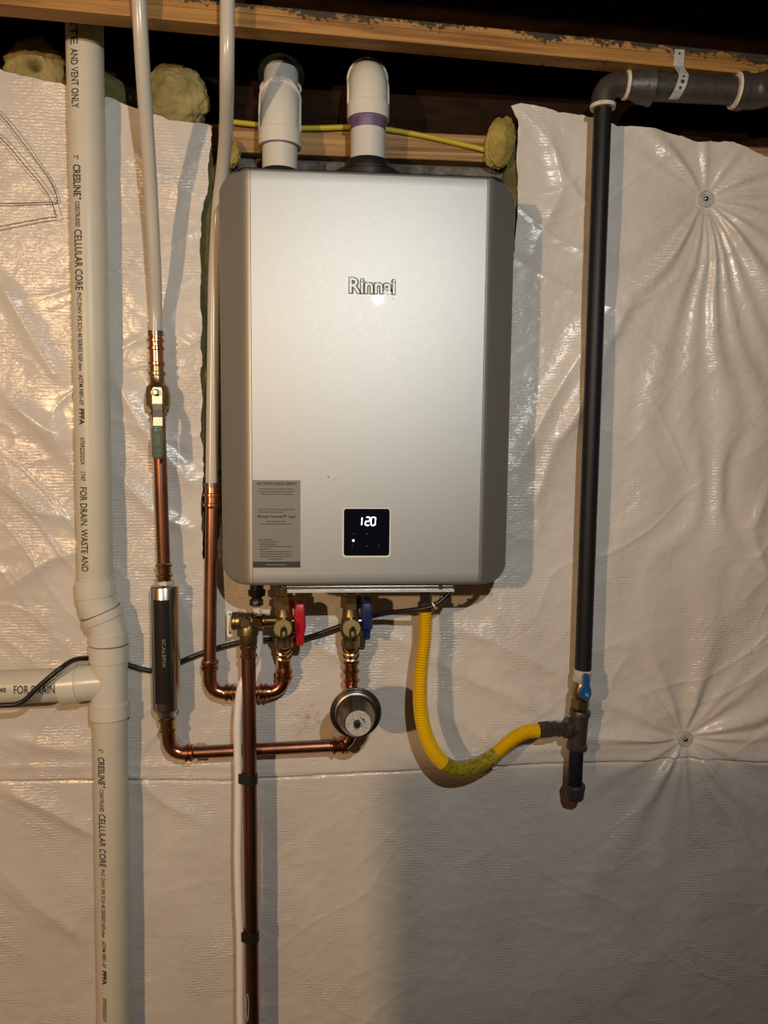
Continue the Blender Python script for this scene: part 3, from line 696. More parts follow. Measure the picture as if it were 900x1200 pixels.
# dark sleeve round the left vent where it goes through
e_ = C1 + d1_ * .062
slv = obj('wall_sleeve', MB().tube([e_, e_, e_ + d1_ * .003, e_ + d1_ * .004, e_ + d1_ * .09], [.031, .041, .041, .038, .038], 36), 'black')
tag(slv, 'black round sleeve where the left vent pipe leaves', 'pipe sleeve')

# ------------------------------------------------------------------ white drain pipe stack
DY = -0.037; RP = .0302
D = thing('drain_pipe', P(131, 1200, DY), 'thick white plastic drain stack with black print, tall left of heater', 'drain pipe')
def dp(px, py, Y=DY): return P(px, py, Y)
uA, uB = dp(99, 25), dp(112, 690)
upP = Vector((uB.x, DY, uB.z)); upT = Vector((uA.x, DY, CEIL - .1))
ux = (uA.x + uB.x) / 2
uAx = lambda z: uB.x + (uA.x - uB.x) * (z - uB.z) / (uA.z - uB.z)
upT = Vector((uAx(CEIL - .15), DY, CEIL - .15))
obj('pipe', MB().tube([upP, upT], RP, 48), 'pvc', D)
lA, lB = dp(129, 825), dp(134, 1200)
lAx = lambda z: lA.x + (lB.x - lA.x) * (z - lA.z) / (lB.z - lA.z)
lowT, lowB = Vector((lA.x, DY, lA.z)), Vector((lAx(.05), DY, .0))
obj('pipe', MB().tube([lowT, lowB], RP, 48), 'pvc', D)
# offset: two 22-degree elbows
a0 = dp(111.5, 678); a1 = dp(112.5, 698); k1 = dp(116, 712); k2 = dp(123, 728); a2 = dp(127, 737); a3 = dp(127.5, 755)
obj('elbow', MB().tube([a0, a0, a1, a1, dp(114, 706), k1, dp(119, 719)], [RP, .0345, .0345, .0325, .0325, .0325, .0330], 40), 'pvcfit', D)
dd = (dp(126, 733) - dp(119, 719)).normalized()
obj('elbow', MB().tube([dp(118.3, 717.5), dp(118.4, 717.7), dp(120.5, 722), dp(122.5, 726.5)], [.0315, .0352, .0356, .0345], 40).tube([dp(121, 723), dp(124, 730), dp(126.5, 738), dp(127.2, 742), dp(127.2, 742), dp(127.6, 753.5)], [.0325, .0318, .0318, .0318, .0345, .0345], 40), 'pvcfit', D)
obj('seam_line', MB().tube([dp(117.9, 716.6), dp(118.3, 717.5)], .03575, 40), 'groove', D)
obj('seam_line', MB().tube([dp(127.6, 753.3), dp(127.6, 755)], .0342, 40), 'groove', D)
obj('seam_line', MB().tube([dp(112.5, 697.2), dp(112.6, 698)], .0340, 40), 'groove', D)
# tee
t0 = dp(127.7, 755); t1 = dp(128, 774); t2 = dp(128.5, 822); t3 = dp(129, 839)
obj('tee', MB().tube([t0, t0, t1, t1, t2, t2, t3, t3], [RP, .0348, .0348, .0322, .0322, .0352, .0352, RP], 44), 'pvcfit', D)
brY = DY
b0 = dp(124, 798); b1 = dp(95, 800.5); b2 = dp(93, 800.7); b3 = dp(73, 802.5)
obj('tee_branch', MB().tube([b0, dp(108, 799.3), dp(97, 800.2), b2, b2, b3, b3], [.0322, .0322, .0328, .0335, .0352, .0352, RP], 44), 'pvcfit', D)
bl = dp(-160, 820)
obj('branch_pipe', MB().tube([dp(74, 802.3), Vector((-1.3, DY, bl.z + (bl.z - b3.z) * 1.3 * 0))], RP, 44), 'pvc', D)
# print
ink = MB(); RPt = RP
def stack_text(txt, y0, y1, off, hpx, bold=0.0, low=False):
    ax = (lambda z: Vector((lAx(z), DY, z))) if low else (lambda z: Vector((uAx(z), DY, z)))
    base = P(130 if low else 104, (y0 + y1) / 2, DY)
    za, zb = P(131 if low else 104, y0, DY - RP).z, P(131 if low else 104, y1, DY - RP).z
    sc = (base - CAM).length / F
    text_on_pipe(ink, txt, ax(za), ax(zb), RP, math.asin(max(-.95, min(.95, off * 1.5e-3 / RP))), hpx * 1.65e-3, bold * .5 + .012, -1)
SEQ = [('2"', 0, 5, 5, 0), ('CRESLINE', 11, 48, 8.5, .02), ('COEXTRUDED', 54, 84, 5, 0), ('CELLULAR CORE', 87, 158, 8.5, 0), ('PVC DWV IPS SCH 40 SERIES NSF-dwv', 161, 253, 4.8, 0), ('ASTM F891-07', 257, 293, 4.8, 0), ('PPFA', 297, 316, 6, .05)]
for s_, a, b, h_, bo in SEQ: stack_text(s_, 182 + a, 182 + b, -6, h_, bo)
for s_, a, b, h_, bo in (('STE', 22, 52, 8, 0), ('AND VENT ONLY', 57, 127, 8, 0), ('07092202GX', 513, 545, 5, 0), ('1747', 553, 564, 5, 0), ('FOR DRAIN. WASTE AND', 571, 670, 8, 0)): stack_text(s_, a, b, -6, h_, bo)
for s_, a, b, h_, bo in [(s_, 878 + a * .875, 878 + b * .875, h_ * .92, bo) for s_, a, b, h_, bo in SEQ] + [('07092202GX', 1170, 1198, 4.5, 0)]: stack_text(s_, a, b, -6, h_, bo, True)
stack_text('\u00ae', 231.5, 234.5, -2.6, 3); stack_text('\u00ae', 921, 923.6, -2.6, 3, low=True)
hz = lambda px: Vector((P(px, 804, DY).x, DY, b3.z))
text_on_pipe(ink, '1748', hz(1), hz(15), RP, .06, .0085, .01, -1)
text_on_pipe(ink, 'FOR DRAIN', hz(24), hz(71), RP, .06, .0150, .01, -1)
tag(obj('lettering', ink, 'ink', D, smooth=0), 'black printed lettering', kind='stuff')

# ------------------------------------------------------------------ milky tubes (pex)
RX = .0112
def Yp(lst): return spline([P(x, y, Y) for x, y, Y in lst], 8)
pl = Yp([(158, -120, -.210), (163, 0, -.192), (167, 75, -.165), (172, 150, -.125), (177, 230, -.085), (181, 310, -.058), (182.5, 360, -.039), (182.5, 392, -.036)])
tag(obj('flexible_pipe', MB().tube(pl, RX, 28), 'pex'), 'milky plastic water tube curving down to the lever valve, left of heater', 'pipe', 'milky water tubes')
pl = Yp([(266, -110, -.205), (266.5, 0, -.198), (266, 80, -.180), (265, 150, -.10), (261, 200, -.040), (255, 250, -.004), (251, 330, .002), (249.5, 420, .004), (248.5, 500, .002), (248, 568, -.004)])
tag(obj('flexible_pipe', MB().tube(pl, RX, 28), 'pex'), 'milky plastic water tube slipping behind the heater top left corner', 'pipe', 'milky water tubes')

def press(mb, a, d, L, r=.0118, beads=(0.15, .85), bump=.0028):
    """press-fitting profile: sleeve with raised beads"""
    d = Vector(d).normalized(); prof = [(0, r)]
    for b in beads:
        t = b * L; prof += [(t - .0035, r + .0004), (t - .0022, r + bump), (t + .0022, r + bump), (t + .0035, r + .0004)]
    prof += [(L, r)]
    return mb.lathe(a, d, prof, 28)
def clamp_ear(mb, c):
    return mb.box((c[0] + .010, c[1] - .004, c[2] - .004), (c[0] + .0165, c[1] + .002, c[2] + .004))

# ---- line 1: transition, lever valve, copper, filter, elbow, cross run
Y1 = -.036
def V1(px, py): return P(px, py, Y1)
a, b = V1(182.5, 388), V1(184, 430); dv = (b - a)
t = thing('pipe_coupling', b, 'copper crimp coupling under the curved milky tube, left of heater', 'fitting')
obj('crimp_ring', MB().lathe(a, dv, [(0, .0125), (0, .0135), (.008, .0135), (.008, .0125)], 28), 'darksteel', t)
obj('body', press(MB(), a + dv.normalized() * .004, dv, dv.length, .0118, (.2, .42, .85)), 'copperfit', t)
# lever valve
a, b = V1(184, 430), V1(186, 492); dv = (b - a); u_ = dv.normalized(); L = dv.length
t = thing('ball_valve', b, 'brass ball valve with steel lever in green sleeve, on copper left of heater', 'valve')
k = L / 60
obj('body', MB().lathe(a, dv, [(0, .0122), (5 * k, .0122), (6 * k, .0150), (9 * k, .0150), (10 * k, .0125), (18 * k, .0128), (20 * k, .0152), (23 * k, .0195), (32 * k, .0215), (44 * k, .0205), (47 * k, .0155), (50 * k, .0130), (52 * k, .0155), (55 * k, .0155), (56 * k, .0122), (61 * k, .0122)], 32), 'brass', t)
pc = a + u_ * 30 * k
obj('stem', MB().lathe(pc, (0, -1, 0), [(0, .010), (.022, .009), (.023, .006), (.028, .006)], 20), 'brass', t)
lv = MB(); yl = Y1 - .026
def quadpath(pts, w_, th):
    mb = MB()
    for (p, ww), (p2, w2) in zip(pts[:-1], pts[1:]):
        v = [(p.x - ww, p.y, p.z), (p.x + ww, p.y, p.z), (p2.x + w2, p2.y, p2.z), (p2.x - w2, p2.y, p2.z)]
        v += [(x, y + th, z) for x, y, z in v]
        mb.add(v, [(0, 1, 2, 3), (7, 6, 5, 4), (0, 4, 5, 1), (1, 5, 6, 2), (2, 6, 7, 3), (3, 7, 4, 0)])
    return mb
def LV(px, py, Y): return P(px, py, Y)
hw = .0083
obj('lever', quadpath([(LV(184, 454, yl), hw * .8), (LV(184, 457, yl), hw), (LV(184.3, 473, yl), hw), (LV(184.5, 480, yl - .012), hw * .9), (LV(184.8, 489, yl - .020), hw * .9), (LV(185, 499, yl - .020), hw * .95)], hw, .002), 'chrome', t)
obj('lever_nut', MB().lathe(LV(183, 460, yl), (0, -1, 0), [(-.002, .0065), (.006, .0065), (.007, .0045), (.010, .0042)], 6), 'steel', t)
slp = obj('lever_sleeve', MB().prism(rrect(LV(185, 518, yl - .020).x - .0098, LV(185, 538, yl - .020).z, LV(185, 518, yl - .020).x + .0098, LV(185, 499, yl - .020).z, .0075), yl - .0235, yl - .0155), 'green', t, smooth=0, bevel=.001)
pm = MB(); sxc = P(185.3, 515, yl - .0235).x; yy = yl - .0240
for k_ in range(5):
    z = P(185, 500.5 + k_ * 1.1, yy).z
    pm.box((sxc - .006, yy, z - .0004), (sxc + .006, yy + .0002, z + .0004)) if k_ in (0, 3) else pm.box((sxc - .006, yy, z - .0004), (sxc - .002, yy + .0002, z + .0004))
for k_ in range(3):
    pm.box((sxc - .0045 + k_ * .0032, yy, P(185, 522, yy).z), (sxc - .0040 + k_ * .0032, yy + .0002, P(185, 508, yy).z))
for py in (526, 532):
    c = P(185.3, py, yy)
    for p0, p1 in (((-.004, -.003), (.004, -.003)), ((.004, -.003), (0, .004)), ((0, .004), (-.004, -.003))):
        pm.tube([(sxc + p0[0], yy, c.z + p0[1]), (sxc + p1[0], yy, c.z + p1[1])], .0004, 4)
obj('sleeve_print', pm, 'greenprint', slp, smooth=0)
# copper down to filter
RCu = .0113
a, b = V1(186, 486), V1(192.3, 668)
tag(obj('copper_pipe', MB().tube([a, b], RCu, 28), 'copper'), 'upright brown copper pipe between the green lever valve and the filter', 'pipe')
a, b = V1(192, 659), V1(193, 688); dv = b - a
t = thing('pipe_adapter', b, 'shiny brass press adapter on top of the cylindrical filter', 'fitting')
obj('body', press(MB(), a, dv, dv.length * .82, .0125, (.12, .62)), 'brassfit', t)
obj('nut', MB().lathe(a + dv * .74, dv, [(0, .0165), (.012, .0165), (.013, .0145)], 8), 'galv', t, smooth=20)
# filter
a, b = V1(193, 684), V1(195.5, 834); dv = b - a; u_ = dv.normalized(); L = dv.length
t = thing('water_filter', b, 'polished steel cylindrical water filter with a black label, left of heater', 'filter')
obj('housing', MB().lathe(a, dv, [(0, .018), (.003, .0240), (.005, .0250), (L - .010, .0250), (L - .006, .0240), (L, .0185), (L + .008, .0165)], 40), 'steel', t)
obj('label_sleeve', (lambda mb: mb)(MB().add(*(lambda: (
    [tuple(a + u_ * tt + (Vector((math.sin(an), -math.cos(an), 0)) * .0255)) for tt in (L * .105, L * .905) for an in [math.radians(-40 + 68 * i / 14) for i in range(15)]],
    [(i, i + 1, 16 + i, 15 + i) for i in range(14)]))())), 'black', t)
fm = MB(); text_on_pipe(fm, 'SCALEFIX', a + u_ * L * .40, a + u_ * L * .62, .0257, math.radians(4), .0060, .01, -1)
obj('label_print', fm, 'sticker', t, smooth=0)
# elbow down right
a = V1(195.5, 838); c_ = V1(199.5, 883); e1 = V1(248, 881)
t = thing('pipe_elbow', c_, 'shiny copper press elbow below the filter turning right', 'fitting')
obj('body', MB().tube(fillet([a, c_, V1(222, 882.3)], .024, 12), .0125, 28), 'copperfit', t)
mb = MB(); dv = (c_ - a).normalized()
press(mb, a, dv, .035, .0132, (.2, .75), .003)
obj('bead', mb, 'brassfit', t)
obj('bead', press(MB(), V1(216, 882.5), (1, 0, 0), .018, .0128, (.3, .75), .0035), 'copperfit', t)
# horizontal run
Yh = Y1
ha, hb = V1(214, 882.6), P(398, 873.5, Yh)
tag(obj('copper_pipe', MB().tube([ha, hb], RCu, 28), 'copper'), 'bright horizontal copper pipe running from the filter elbow to the small tank', 'pipe')
# elbow up to the tank, rising behind it
ea = P(390, 873.8, Yh); ec = P(416, 872.5, Yh); ed = P(410, 740, Yh)
ec = Vector((P(411, 860, Yh).x, Yh, ea.z))
t = thing('pipe_elbow', ec, 'copper press elbow half hidden below the round steel tank', 'fitting')
obj('body', MB().tube(fillet([ea, ec, Vector((ec.x, Yh, ec.z + .05))], .026, 12), .0125, 28), 'copperfit', t)
obj('bead', press(MB(), P(388, 873.8, Yh), (1, 0, 0), .030, .0130, (.2, .75), .0035), 'copperfit', t)
rz0 = ec.z + .04; top = P(410, 772, Yh)
t = thing('pipe_tee', (ec.x, Yh, rz0), 'upright copper press tee between the blue handled valve and the small tank', 'fitting')
obj('body', MB().tube([(ec.x, Yh, rz0), (ec.x, Yh, top.z)], .0125, 28), 'copperfit', t)
zz1 = P(410, 776, Yh).z; zz2 = P(410, 797, Yh).z
mb = MB()
for z in (zz1, P(410, 786, Yh).z, zz2): mb.lathe((ec.x, Yh, z - .003), (0, 0, 1), [(0, .0128), (.0012, .0155), (.0045, .0155), (.006, .0128)], 28)
obj('bead', mb, 'copperfit', t)
tc = P(417, 836, -.155)
obj('branch', MB().tube([(ec.x, Yh, tc.z + .0), (tc.x, -.12, tc.z)], .012, 24), 'copperfit', t)
# small tank
t = thing('expansion_tank', (tc.x, -.15, tc.z - .035), 'small round dark steel tank end with paper label and black cap', 'tank')
R_ = .0385
obj('shell', MB().lathe((tc.x, -.095, tc.z), (0, -1, 0), [(0, .012), (.004, .020), (.018, .032), (.045, .0375), (.055, .0385), (.062, .0385), (.0635, .0340), (.078, .0322), (.092, .0285), (.102, .0235), (.1055, .0215), (.1055, .001)], 56), 'tanksteel', t, smooth=35)
for yy_, rr_ in ((-.152, .0420), (-.158, .0400)):
    obj('rolled_rim', MB().tube([(tc.x + rr_ * math.cos(2 * PI * i / 48), yy_, tc.z + rr_ * math.sin(2 * PI * i / 48)) for i in range(49)], .0024, 10), 'rimsteel', t)
obj('label', MB().lathe((tc.x + .002, -.2004, tc.z), (0, -1, 0), [(0, .0215), (.0006, .0212), (.0006, .001)], 40), 'label', t)
obj('valve_cap', MB().lathe((tc.x, -.2008, tc.z), (0, -1, 0), [(0, .0065), (.001, .0055), (.009, .0050), (.010, .004)], 20), 'black', t)
lp = MB(); yl2 = -.2012
for i in range(46):
    an = random.uniform(0, 2 * PI); r0 = random.uniform(.009, .0195); x, z = r0 * math.cos(an), r0 * math.sin(an); w_ = random.uniform(.0008, .0028)
    if r0 > .009: lp.box((tc.x + x, yl2, tc.z + z), (tc.x + x + w_, yl2 + .0001, tc.z + z + .0005))
for dx2, dz2, s2 in ((.010, .006, .0022), (.0125, .0025, .0016), (.006, .010, .0012)):
    lp.lathe((tc.x + dx2, yl2 + .0001, tc.z + dz2), (0, -1, 0), [(0, s2), (.0002, s2)], 8)
obj('label_print', lp, 'ink', t, smooth=0)

# ---- line 2: hot outlet: copper left of heater, U back up to the red valve
Y2 = -.028
def V2(px, py): return P(px, py, Y2)
a, b = P(248, 566, -.004), P(248, 592, -.007); dv = b - a
t = thing('pipe_coupling', b, 'copper crimp coupling at the heater left edge below the milky tube', 'fitting')
obj('crimp_ring', MB().lathe(a, dv, [(0, .0122), (0, .0135), (.008, .0135), (.008, .0122)], 28), 'darksteel', t)
obj('body', press(MB(), a + Vector((0, 0, -.006)), dv, dv.length, .0120, (.4, .85)), 'copperfit', t)
a, b = P(248, 588, -.0065), V2(246, 775)
tag(obj('copper_pipe', MB().tube([a, b], RCu, 28), 'copper'), 'upright copper pipe along the left edge of the heater', 'pipe')
corner = V2(248, 812); zrun = corner.z
vx2 = P(330, 790, Y2 - .0).x
t = thing('pipe_elbow', corner, 'copper press elbow below the heater left corner, first bend of the U', 'fitting')
obj('body', MB().tube(fillet([V2(246, 772), Vector((V2(246, 800).x, Y2, zrun)), Vector((V2(274, 812).x, Y2, zrun))], .026, 12), .0125, 28), 'copperfit', t)
obj('bead', press(MB(), V2(246, 773), (0, 0, -1), .022, .0130, (.25, .7), .003), 'copperfit', t)
obj('bead', press(MB(), (V2(262, 812).x, Y2, zrun), (1, 0, 0), .020, .0130, (.3, .8), .003), 'copperfit', t)
tag(obj('copper_pipe', MB().tube([(V2(270, 812).x, Y2, zrun), (V2(318, 812).x, Y2, zrun)], RCu, 28), 'copper'), 'short horizontal copper pipe passing behind the strapped upright copper pipe', 'pipe')
YV = -.061
hotx = P(333, 730, YV).x
t = thing('pipe_elbow', (hotx, Y2, zrun), 'copper press elbow rising to the red handled valve, second bend of the U', 'fitting')
hz_t = P(333, 768, Y2).z
hx2 = P(333, 790, Y2).x
obj('body', MB().tube(fillet([(V2(304, 812).x, Y2, zrun), (hx2, Y2, zrun), (hx2, Y2, hz_t)], .028, 12), .0125, 28), 'copperfit', t)
obj('bead', press(MB(), (V2(303, 812).x, Y2, zrun), (1, 0, 0), .022, .0130, (.2, .6), .003), 'copperfit', t)
obj('bead', press(MB(), (hx2, Y2, P(333, 796, Y2).z), (0, 0, 1), .022, .0130, (.2, .7), .003), 'copperfit', t)

# ---- service valves
def service_valve(px, Yv, ztop, hmat, hlabel, label, hsgn, cop_x, hm_shape):
    cx_ = P(px, 735, Yv).x; zC = P(px, 733, Yv - .02).z
    t = thing('service_valve', (cx_, Yv, P(px, 770, Yv).z), label, 'valve')
    zT = hz0 - .010
    zn0, zn1 = P(px, 713, Yv).z, P(px, 698, Yv).z
    obj('union_nut', MB().lathe((cx_, Yv, zn0), (0, 0, 1), [(0, .0150), (.001, .0185), (zn1 - zn0, .0185), (zn1 - zn0 + .001, .0150), (zT - zn0 + .002, .0150)], 6), 'brass', t, smooth=20)
    zb = P(px, 757, Yv).z
    obj('body', MB().lathe((cx_, Yv, zb), (0, 0, 1), [(0, .0140), (.001, .0155), (.016, .0155), (.020, .0175), (.030, .0195), (.044, .0190), (.054, .0160), (zn0 - zb + .001, .0145)], 28), 'brass', t)
    obj('tailpiece_nut', MB().lathe((cx_, Yv, zb - .002), (0, 0, 1), [(0, .0150), (.001, .0170), (.014, .0170), (.015, .0155)], 6), 'brass', t, smooth=20)
    # round drain port facing the viewer with a looped strap
    obj('drain_port', MB().lathe((cx_, Yv, zC), (0, -1, 0), [(0, .0145), (.030, .0145), (.030, .0155), (.034, .0158), (.040, .0158), (.041, .0145), (.041, .0128)], 32), 'brass', t)
    yc = Yv - .041
    cap = obj('port_cap', MB().lathe((cx_, yc + .001, zC), (0, -1, 0), [(0, .0160), (.002, .0160), (.0035, .0150), (.0036, .0005)], 36), 'capbrass', t)
    obj('cap_stud', MB().lathe((cx_ + .001, yc - .002, zC - .001), (0, -1, 0), [(0, .0030), (.004, .0030), (.005, .002)], 16), 'brassfit', cap)
    loop = [(cx_ + .001 - .0038, yc - .005, zC), (cx_ - .003, yc - .006, zC - .010), (cx_ + .001, yc - .007, zC - .0155), (cx_ + .0055, yc - .006, zC - .010), (cx_ + .0048, yc - .005, zC), (cx_ + .001, yc - .005, zC + .0042), (cx_ - .0028, yc - .005, zC)]
    obj('cap_strap', MB().tube(spline(loop, 5), .0015, 8), 'black', cap)
    strap2 = [(cx_ + .004, yc - .005, zC - .013), (cx_ + .014, yc + .006, zC - .012), (cx_ + .018, Yv - .012, zC - .008)]
    obj('cap_strap', MB().tube(spline(strap2, 6), .0013, 8), 'black', cap)
    # lever on the side, seen edge-on
    hy = Yv - .004
    st1 = obj('stem', MB().lathe((cx_ + .014, hy, zC + .004), (1, 0, 0), [(0, .0075), (.008, .0075), (.009, .005), (.014, .005)], 16), 'brassfit', t)
    hx_ = cx_ + .0255
    zt1, zt2 = P(px, hm_shape[0], Yv).z, P(px, hm_shape[1], Yv).z
    zm1 = zC + .004
    poly_ = []
    W = .0068
    V = []
    # paddle profile along z: (z, half thickness x, half width y)
    prof = [(zt1, .0040, .010), (zt1 - .004, .0060, .0125), (zm1 + .014, .0072, .0125), (zm1, .0078, .0135), (zm1 - .012, .0080, .013), (zt2 + .018, .0058, .010), (zt2 + .003, .0050, .009), (zt2, .0040, .008)]
    for z, hxx, hyy in prof:
        for k_ in range(12):
            an = 2 * PI * k_ / 12; ca, sa = math.cos(an), math.sin(an)
            V.append((hx_ + .003 + 1.35 * hxx * math.copysign(abs(ca) ** .35, ca), hy + hyy * math.copysign(abs(sa) ** .35, sa), z))
    n_ = len(prof); Fc = [(i * 12 + k_, i * 12 + (k_ + 1) % 12, (i + 1) * 12 + (k_ + 1) % 12, (i + 1) * 12 + k_) for i in range(n_ - 1) for k_ in range(12)] + [tuple(range(12)), tuple((n_ - 1) * 12 + k_ for k_ in range(11, -1, -1))]
    hd = obj('lever_handle', MB().add(V, Fc), hmat, t); tag(hd, hlabel)
    obj('small_lever', MB().tube([(cx_ + .012, Yv - .022, zC - .010), (cx_ + .021, Yv - .024, zC - .009)], .0038, 12), 'brassfit', t)
    # press tail
    pa = Vector((cx_, Yv, zb)); pb = Vector((cop_x, Yh if hsgn else Y2, P(px, 775, Yv).z))
    obj('press_tail', press(MB(), pa, pb - pa, (pb - pa).length, .0125, (.3, .8), .0028), 'brassfit', t)
    return cx_, zC
hcx, hzC = service_valve(333, YV, 700, 'red', 'red plastic lever handle', 'brass service valve with a red lever under the heater', 0, hx2, (705, 755))
ccx, czC = service_valve(411, YV - .002, 700, 'darkblue', 'dark blue plastic lever handle', 'brass service valve with a dark blue lever under the heater', 1, ec.x, (700, 748))

# relief valve left of hot valve
rcx = P(291, 735, YV).x; rz = hzC + .004
rb = P(291, 770, YV)
t = thing('relief_valve', rb, 'brass relief valve body joined to the left of the red handled valve', 'valve')
obj('body', MB().lathe((rcx - .024, YV, rz), (1, 0, 0), [(0, .010), (.001, .0150), (.006, .0165), (.009, .0165), (.010, .0150), (.040, .0150), (.042, .0120), (.048, .0120)], 28), 'brass', t)
for dx_ in (-.010, .008): obj('ring', MB().lathe((rcx + dx_, YV, rz), (1, 0, 0), [(-.0015, .0152), (-.001, .0168), (.001, .0168), (.0015, .0152)], 28), 'brassfit', t)
obj('end_cap', MB().lathe((rcx - .026, YV, rz), (-1, 0, 0), [(-.004, .0165), (.0, .0165), (.003, .0150), (.004, .010)], 28), 'brass', t)
obj('neck', MB().lathe((rcx + .020, YV, rz), (1, 0, 0), [(0, .0105), (.004, .013), (.010, .013), (.012, .0105), (hcx - rcx - .028, .0105)], 20), 'brassfit', t)
obj('boss', MB().lathe((rcx - .004, YV, rz), (0, -1, 0), [(0, .012), (.014, .012), (.017, .0095), (.020, .0090)], 6), 'brass', t, smooth=20)
obj('boss', MB().lathe((rcx + .016, YV, rz), (0, -1, 0), [(0, .012), (.012, .012), (.016, .009), (.018, .0085)], 20), 'brassfit', t)
obj('outlet', MB().lathe((rcx, YV, rz - .052), (0, 0, 1), [(0, .0140), (.010, .0150), (.012, .0160), (.026, .0160), (.028, .0185), (.040, .0180), (.050, .0150)], 28), 'brass', t)
obj('press_tail', press(MB(), (rcx, YV, P(291, 770, YV).z), (0, 0, 1), .032, .0128, (.12, .6), .003), 'brassfit', t)
# drain copper pipe with white tube strapped to it
cpT, cpB = Vector((rcx, YV, P(291, 762, YV).z)), P(296, 1200, YV)
k_ = (cpB.x - cpT.x) / (cpB.z - cpT.z); cpx = lambda z: cpT.x + (z - cpT.z) * k_ 
tag(obj('copper_pipe', MB().tube([cpT, (cpx(.06), YV, .06)], .0128, 28), 'copper'), 'long upright copper discharge pipe with black straps below the heater', 'pipe')
obj_l = obj
tt_ = [P(301, 712, YV + .004), P(303, 738, YV + .023), P(303, 760, YV + .026), P(296, 780, YV + .018), P(283, 803, YV + .004), P(278.6, 840, YV), P(278.6, 880, YV), P(279.2, 908, YV), P(279.2, 950, YV), P(278.6, 1000, YV), P(279.8, 1060, YV), P(281.2, 1093, YV), P(281.5, 1150, YV), P(282, 1200, YV)]
e2 = tt_[-1]; tt_.append(Vector((e2.x + .01, YV, .25))); tt_.append(Vector((e2.x + .01, YV, .06)))
tag(obj('condensate_tube', MB().tube(spline(tt_, 8), .0074, 18), 'tube'), 'thin white condensate tube strapped beside the long upright copper pipe', 'tube')
t = thing('condensate_trap', P(300, 700, YV), 'black plastic condensate outlet under the heater left of the red lever', 'fitting')
c = P(301, 700, YV)
zc1, zc2, zc3 = P(301, 692, YV).z, P(301, 699, YV).z, P(301, 709, YV).z
obj('body', MB().lathe((c.x, YV, hz0 + .002), (0, 0, -1), [(0, .012), (hz0 - zc1, .012), (hz0 - zc1 + .001, .016), (hz0 - zc2, .015), (hz0 - zc2 + .003, .009), (hz0 - zc3, .009)], 24), 'black', t)
obj('collar', MB().lathe((c.x - .001, YV, zc2 - .005), (0, 0, -1), [(0, .011), (.002, .0125), (.010, .0125), (.012, .009)], 24), 'black', t)
for i, (py, lb) in enumerate(((910, 'upper black strap tying the white tube to the copper pipe'), (1095, 'lower black strap tying the white tube to the copper pipe'))):
    c = P(288, py, YV); zc_ = c.z; xa_, xb_ = P(276.5 if i == 0 else 280.5, py, YV).x, cpx(zc_) + .0135
    V = []; rh = .0142; hh_ = .0092
    pts2 = []
    for k2 in range(9): an = math.radians(-90 + 180 * k2 / 8); pts2.append((xb_ - .0135 + rh * math.cos(an), YV + rh * math.sin(an)))
    for k2 in range(9): an = math.radians(90 + 180 * k2 / 8); pts2.append((xa_ + .0075 + .0078 * math.cos(an), YV + .0078 * math.sin(an)))
    tilt = -.003
    mb = MB(); n2 = len(pts2)
    V = [(x, y, zc_ - hh_ + tilt * (x - xa_) / .03) for x, y in pts2] + [(x, y, zc_ + hh_ + tilt * (x - xa_) / .03) for x, y in pts2]
    mb.add(V, [(k2, (k2 + 1) % n2, n2 + (k2 + 1) % n2, n2 + k2) for k2 in range(n2)] + [tuple(range(n2)), tuple(range(2 * n2 - 1, n2 - 1, -1))])
    mb.box((xb_ - .024, YV - rh - .002, zc_ - hh_ + .001), (xb_ - .012, YV - rh + .001, zc_ + hh_ - .003))
    tag(obj('strap', mb, 'blackmatt', smooth=30), lb, 'strap', 'black straps on the copper pipe')
# little zip tie low down
c = P(290.5, 1180, YV - .014)
tag(obj('tag_loop', MB().tube(spline([P(288.5, 1168, YV - .014), P(290.5, 1166, YV - .016), P(291.5, 1180, YV - .015), P(290.5, 1196, YV - .014), P(288.5, 1188, YV - .014), P(288.5, 1168, YV - .014)], 5), .0008, 6), 'galv'), 'small pale wire loop on the copper pipe near the bottom', 'wire')
# white strap plate left of relief valve
c0, c1 = P(266, 715, -.028), P(273, 746, -.028)
mb = MB().prism(rrect(c0.x, c1.z, c1.x, c0.z, .003), -.030, -.026)
t = thing('mounting_plate', (c0.x, -.028, c1.z), 'narrow white metal plate with two holes left of the relief valve', 'bracket')
obj('plate', mb, 'white', t, smooth=0)
obj('back_leg', MB().box((c0.x + .002, -.027, (c0.z + c1.z) / 2 - .004), (c0.x + .006, -.002, (c0.z + c1.z) / 2 + .004)), 'white', t, smooth=0)
for py in (720, 741):
    c = P(269.5, py, -.030); obj('screw', MB().lathe(c, (0, -1, 0), [(-.003, .0018), (.0008, .0018)], 10), 'ink', t)

# ------------------------------------------------------------------ power cable
cb = [(-500, 800, -.09), (-250, 822, -.09), (-60, 828, -.09), (0, 826.5, -.09), (25, 823, -.09), (45, 805, -.088), (70, 784, -.080), (88, 773, -.05), (108, 771.5, -.006), (130, 773, -.005), (150, 779, -.006), (170, 785, -.006), (185, 786, -.005), (210, 776, -.006), (240, 764, -.007), (275, 754, -.007), (310, 749.5, -.010), (345, 750, -.014), (370, 744, -.018), (395, 735, -.02), (420, 727, -.028), (450, 719, -.060), (480, 715.5, -.09), (505, 711, -.105), (520, 702, -.110), (527, 694, -.112), (530, 684, -.110)]
pts = spline([P(x, y, Y) for x, y, Y in cb], 6)
t = thing('power_cable', P(108, 772, -.02), 'black power cable sagging across the liner up to the heater underside', 'cable')
obj('cord', MB().tube(pts, .0046, 12), 'black', t)
for px, py in ((508, 709), (519, 702)):
    c = P(px, py, -.107); obj('ring', MB().lathe(c, Vector((1, 0, .6)), [(-.0012, .0060), (.0012, .0060)], 14), 'white', t)

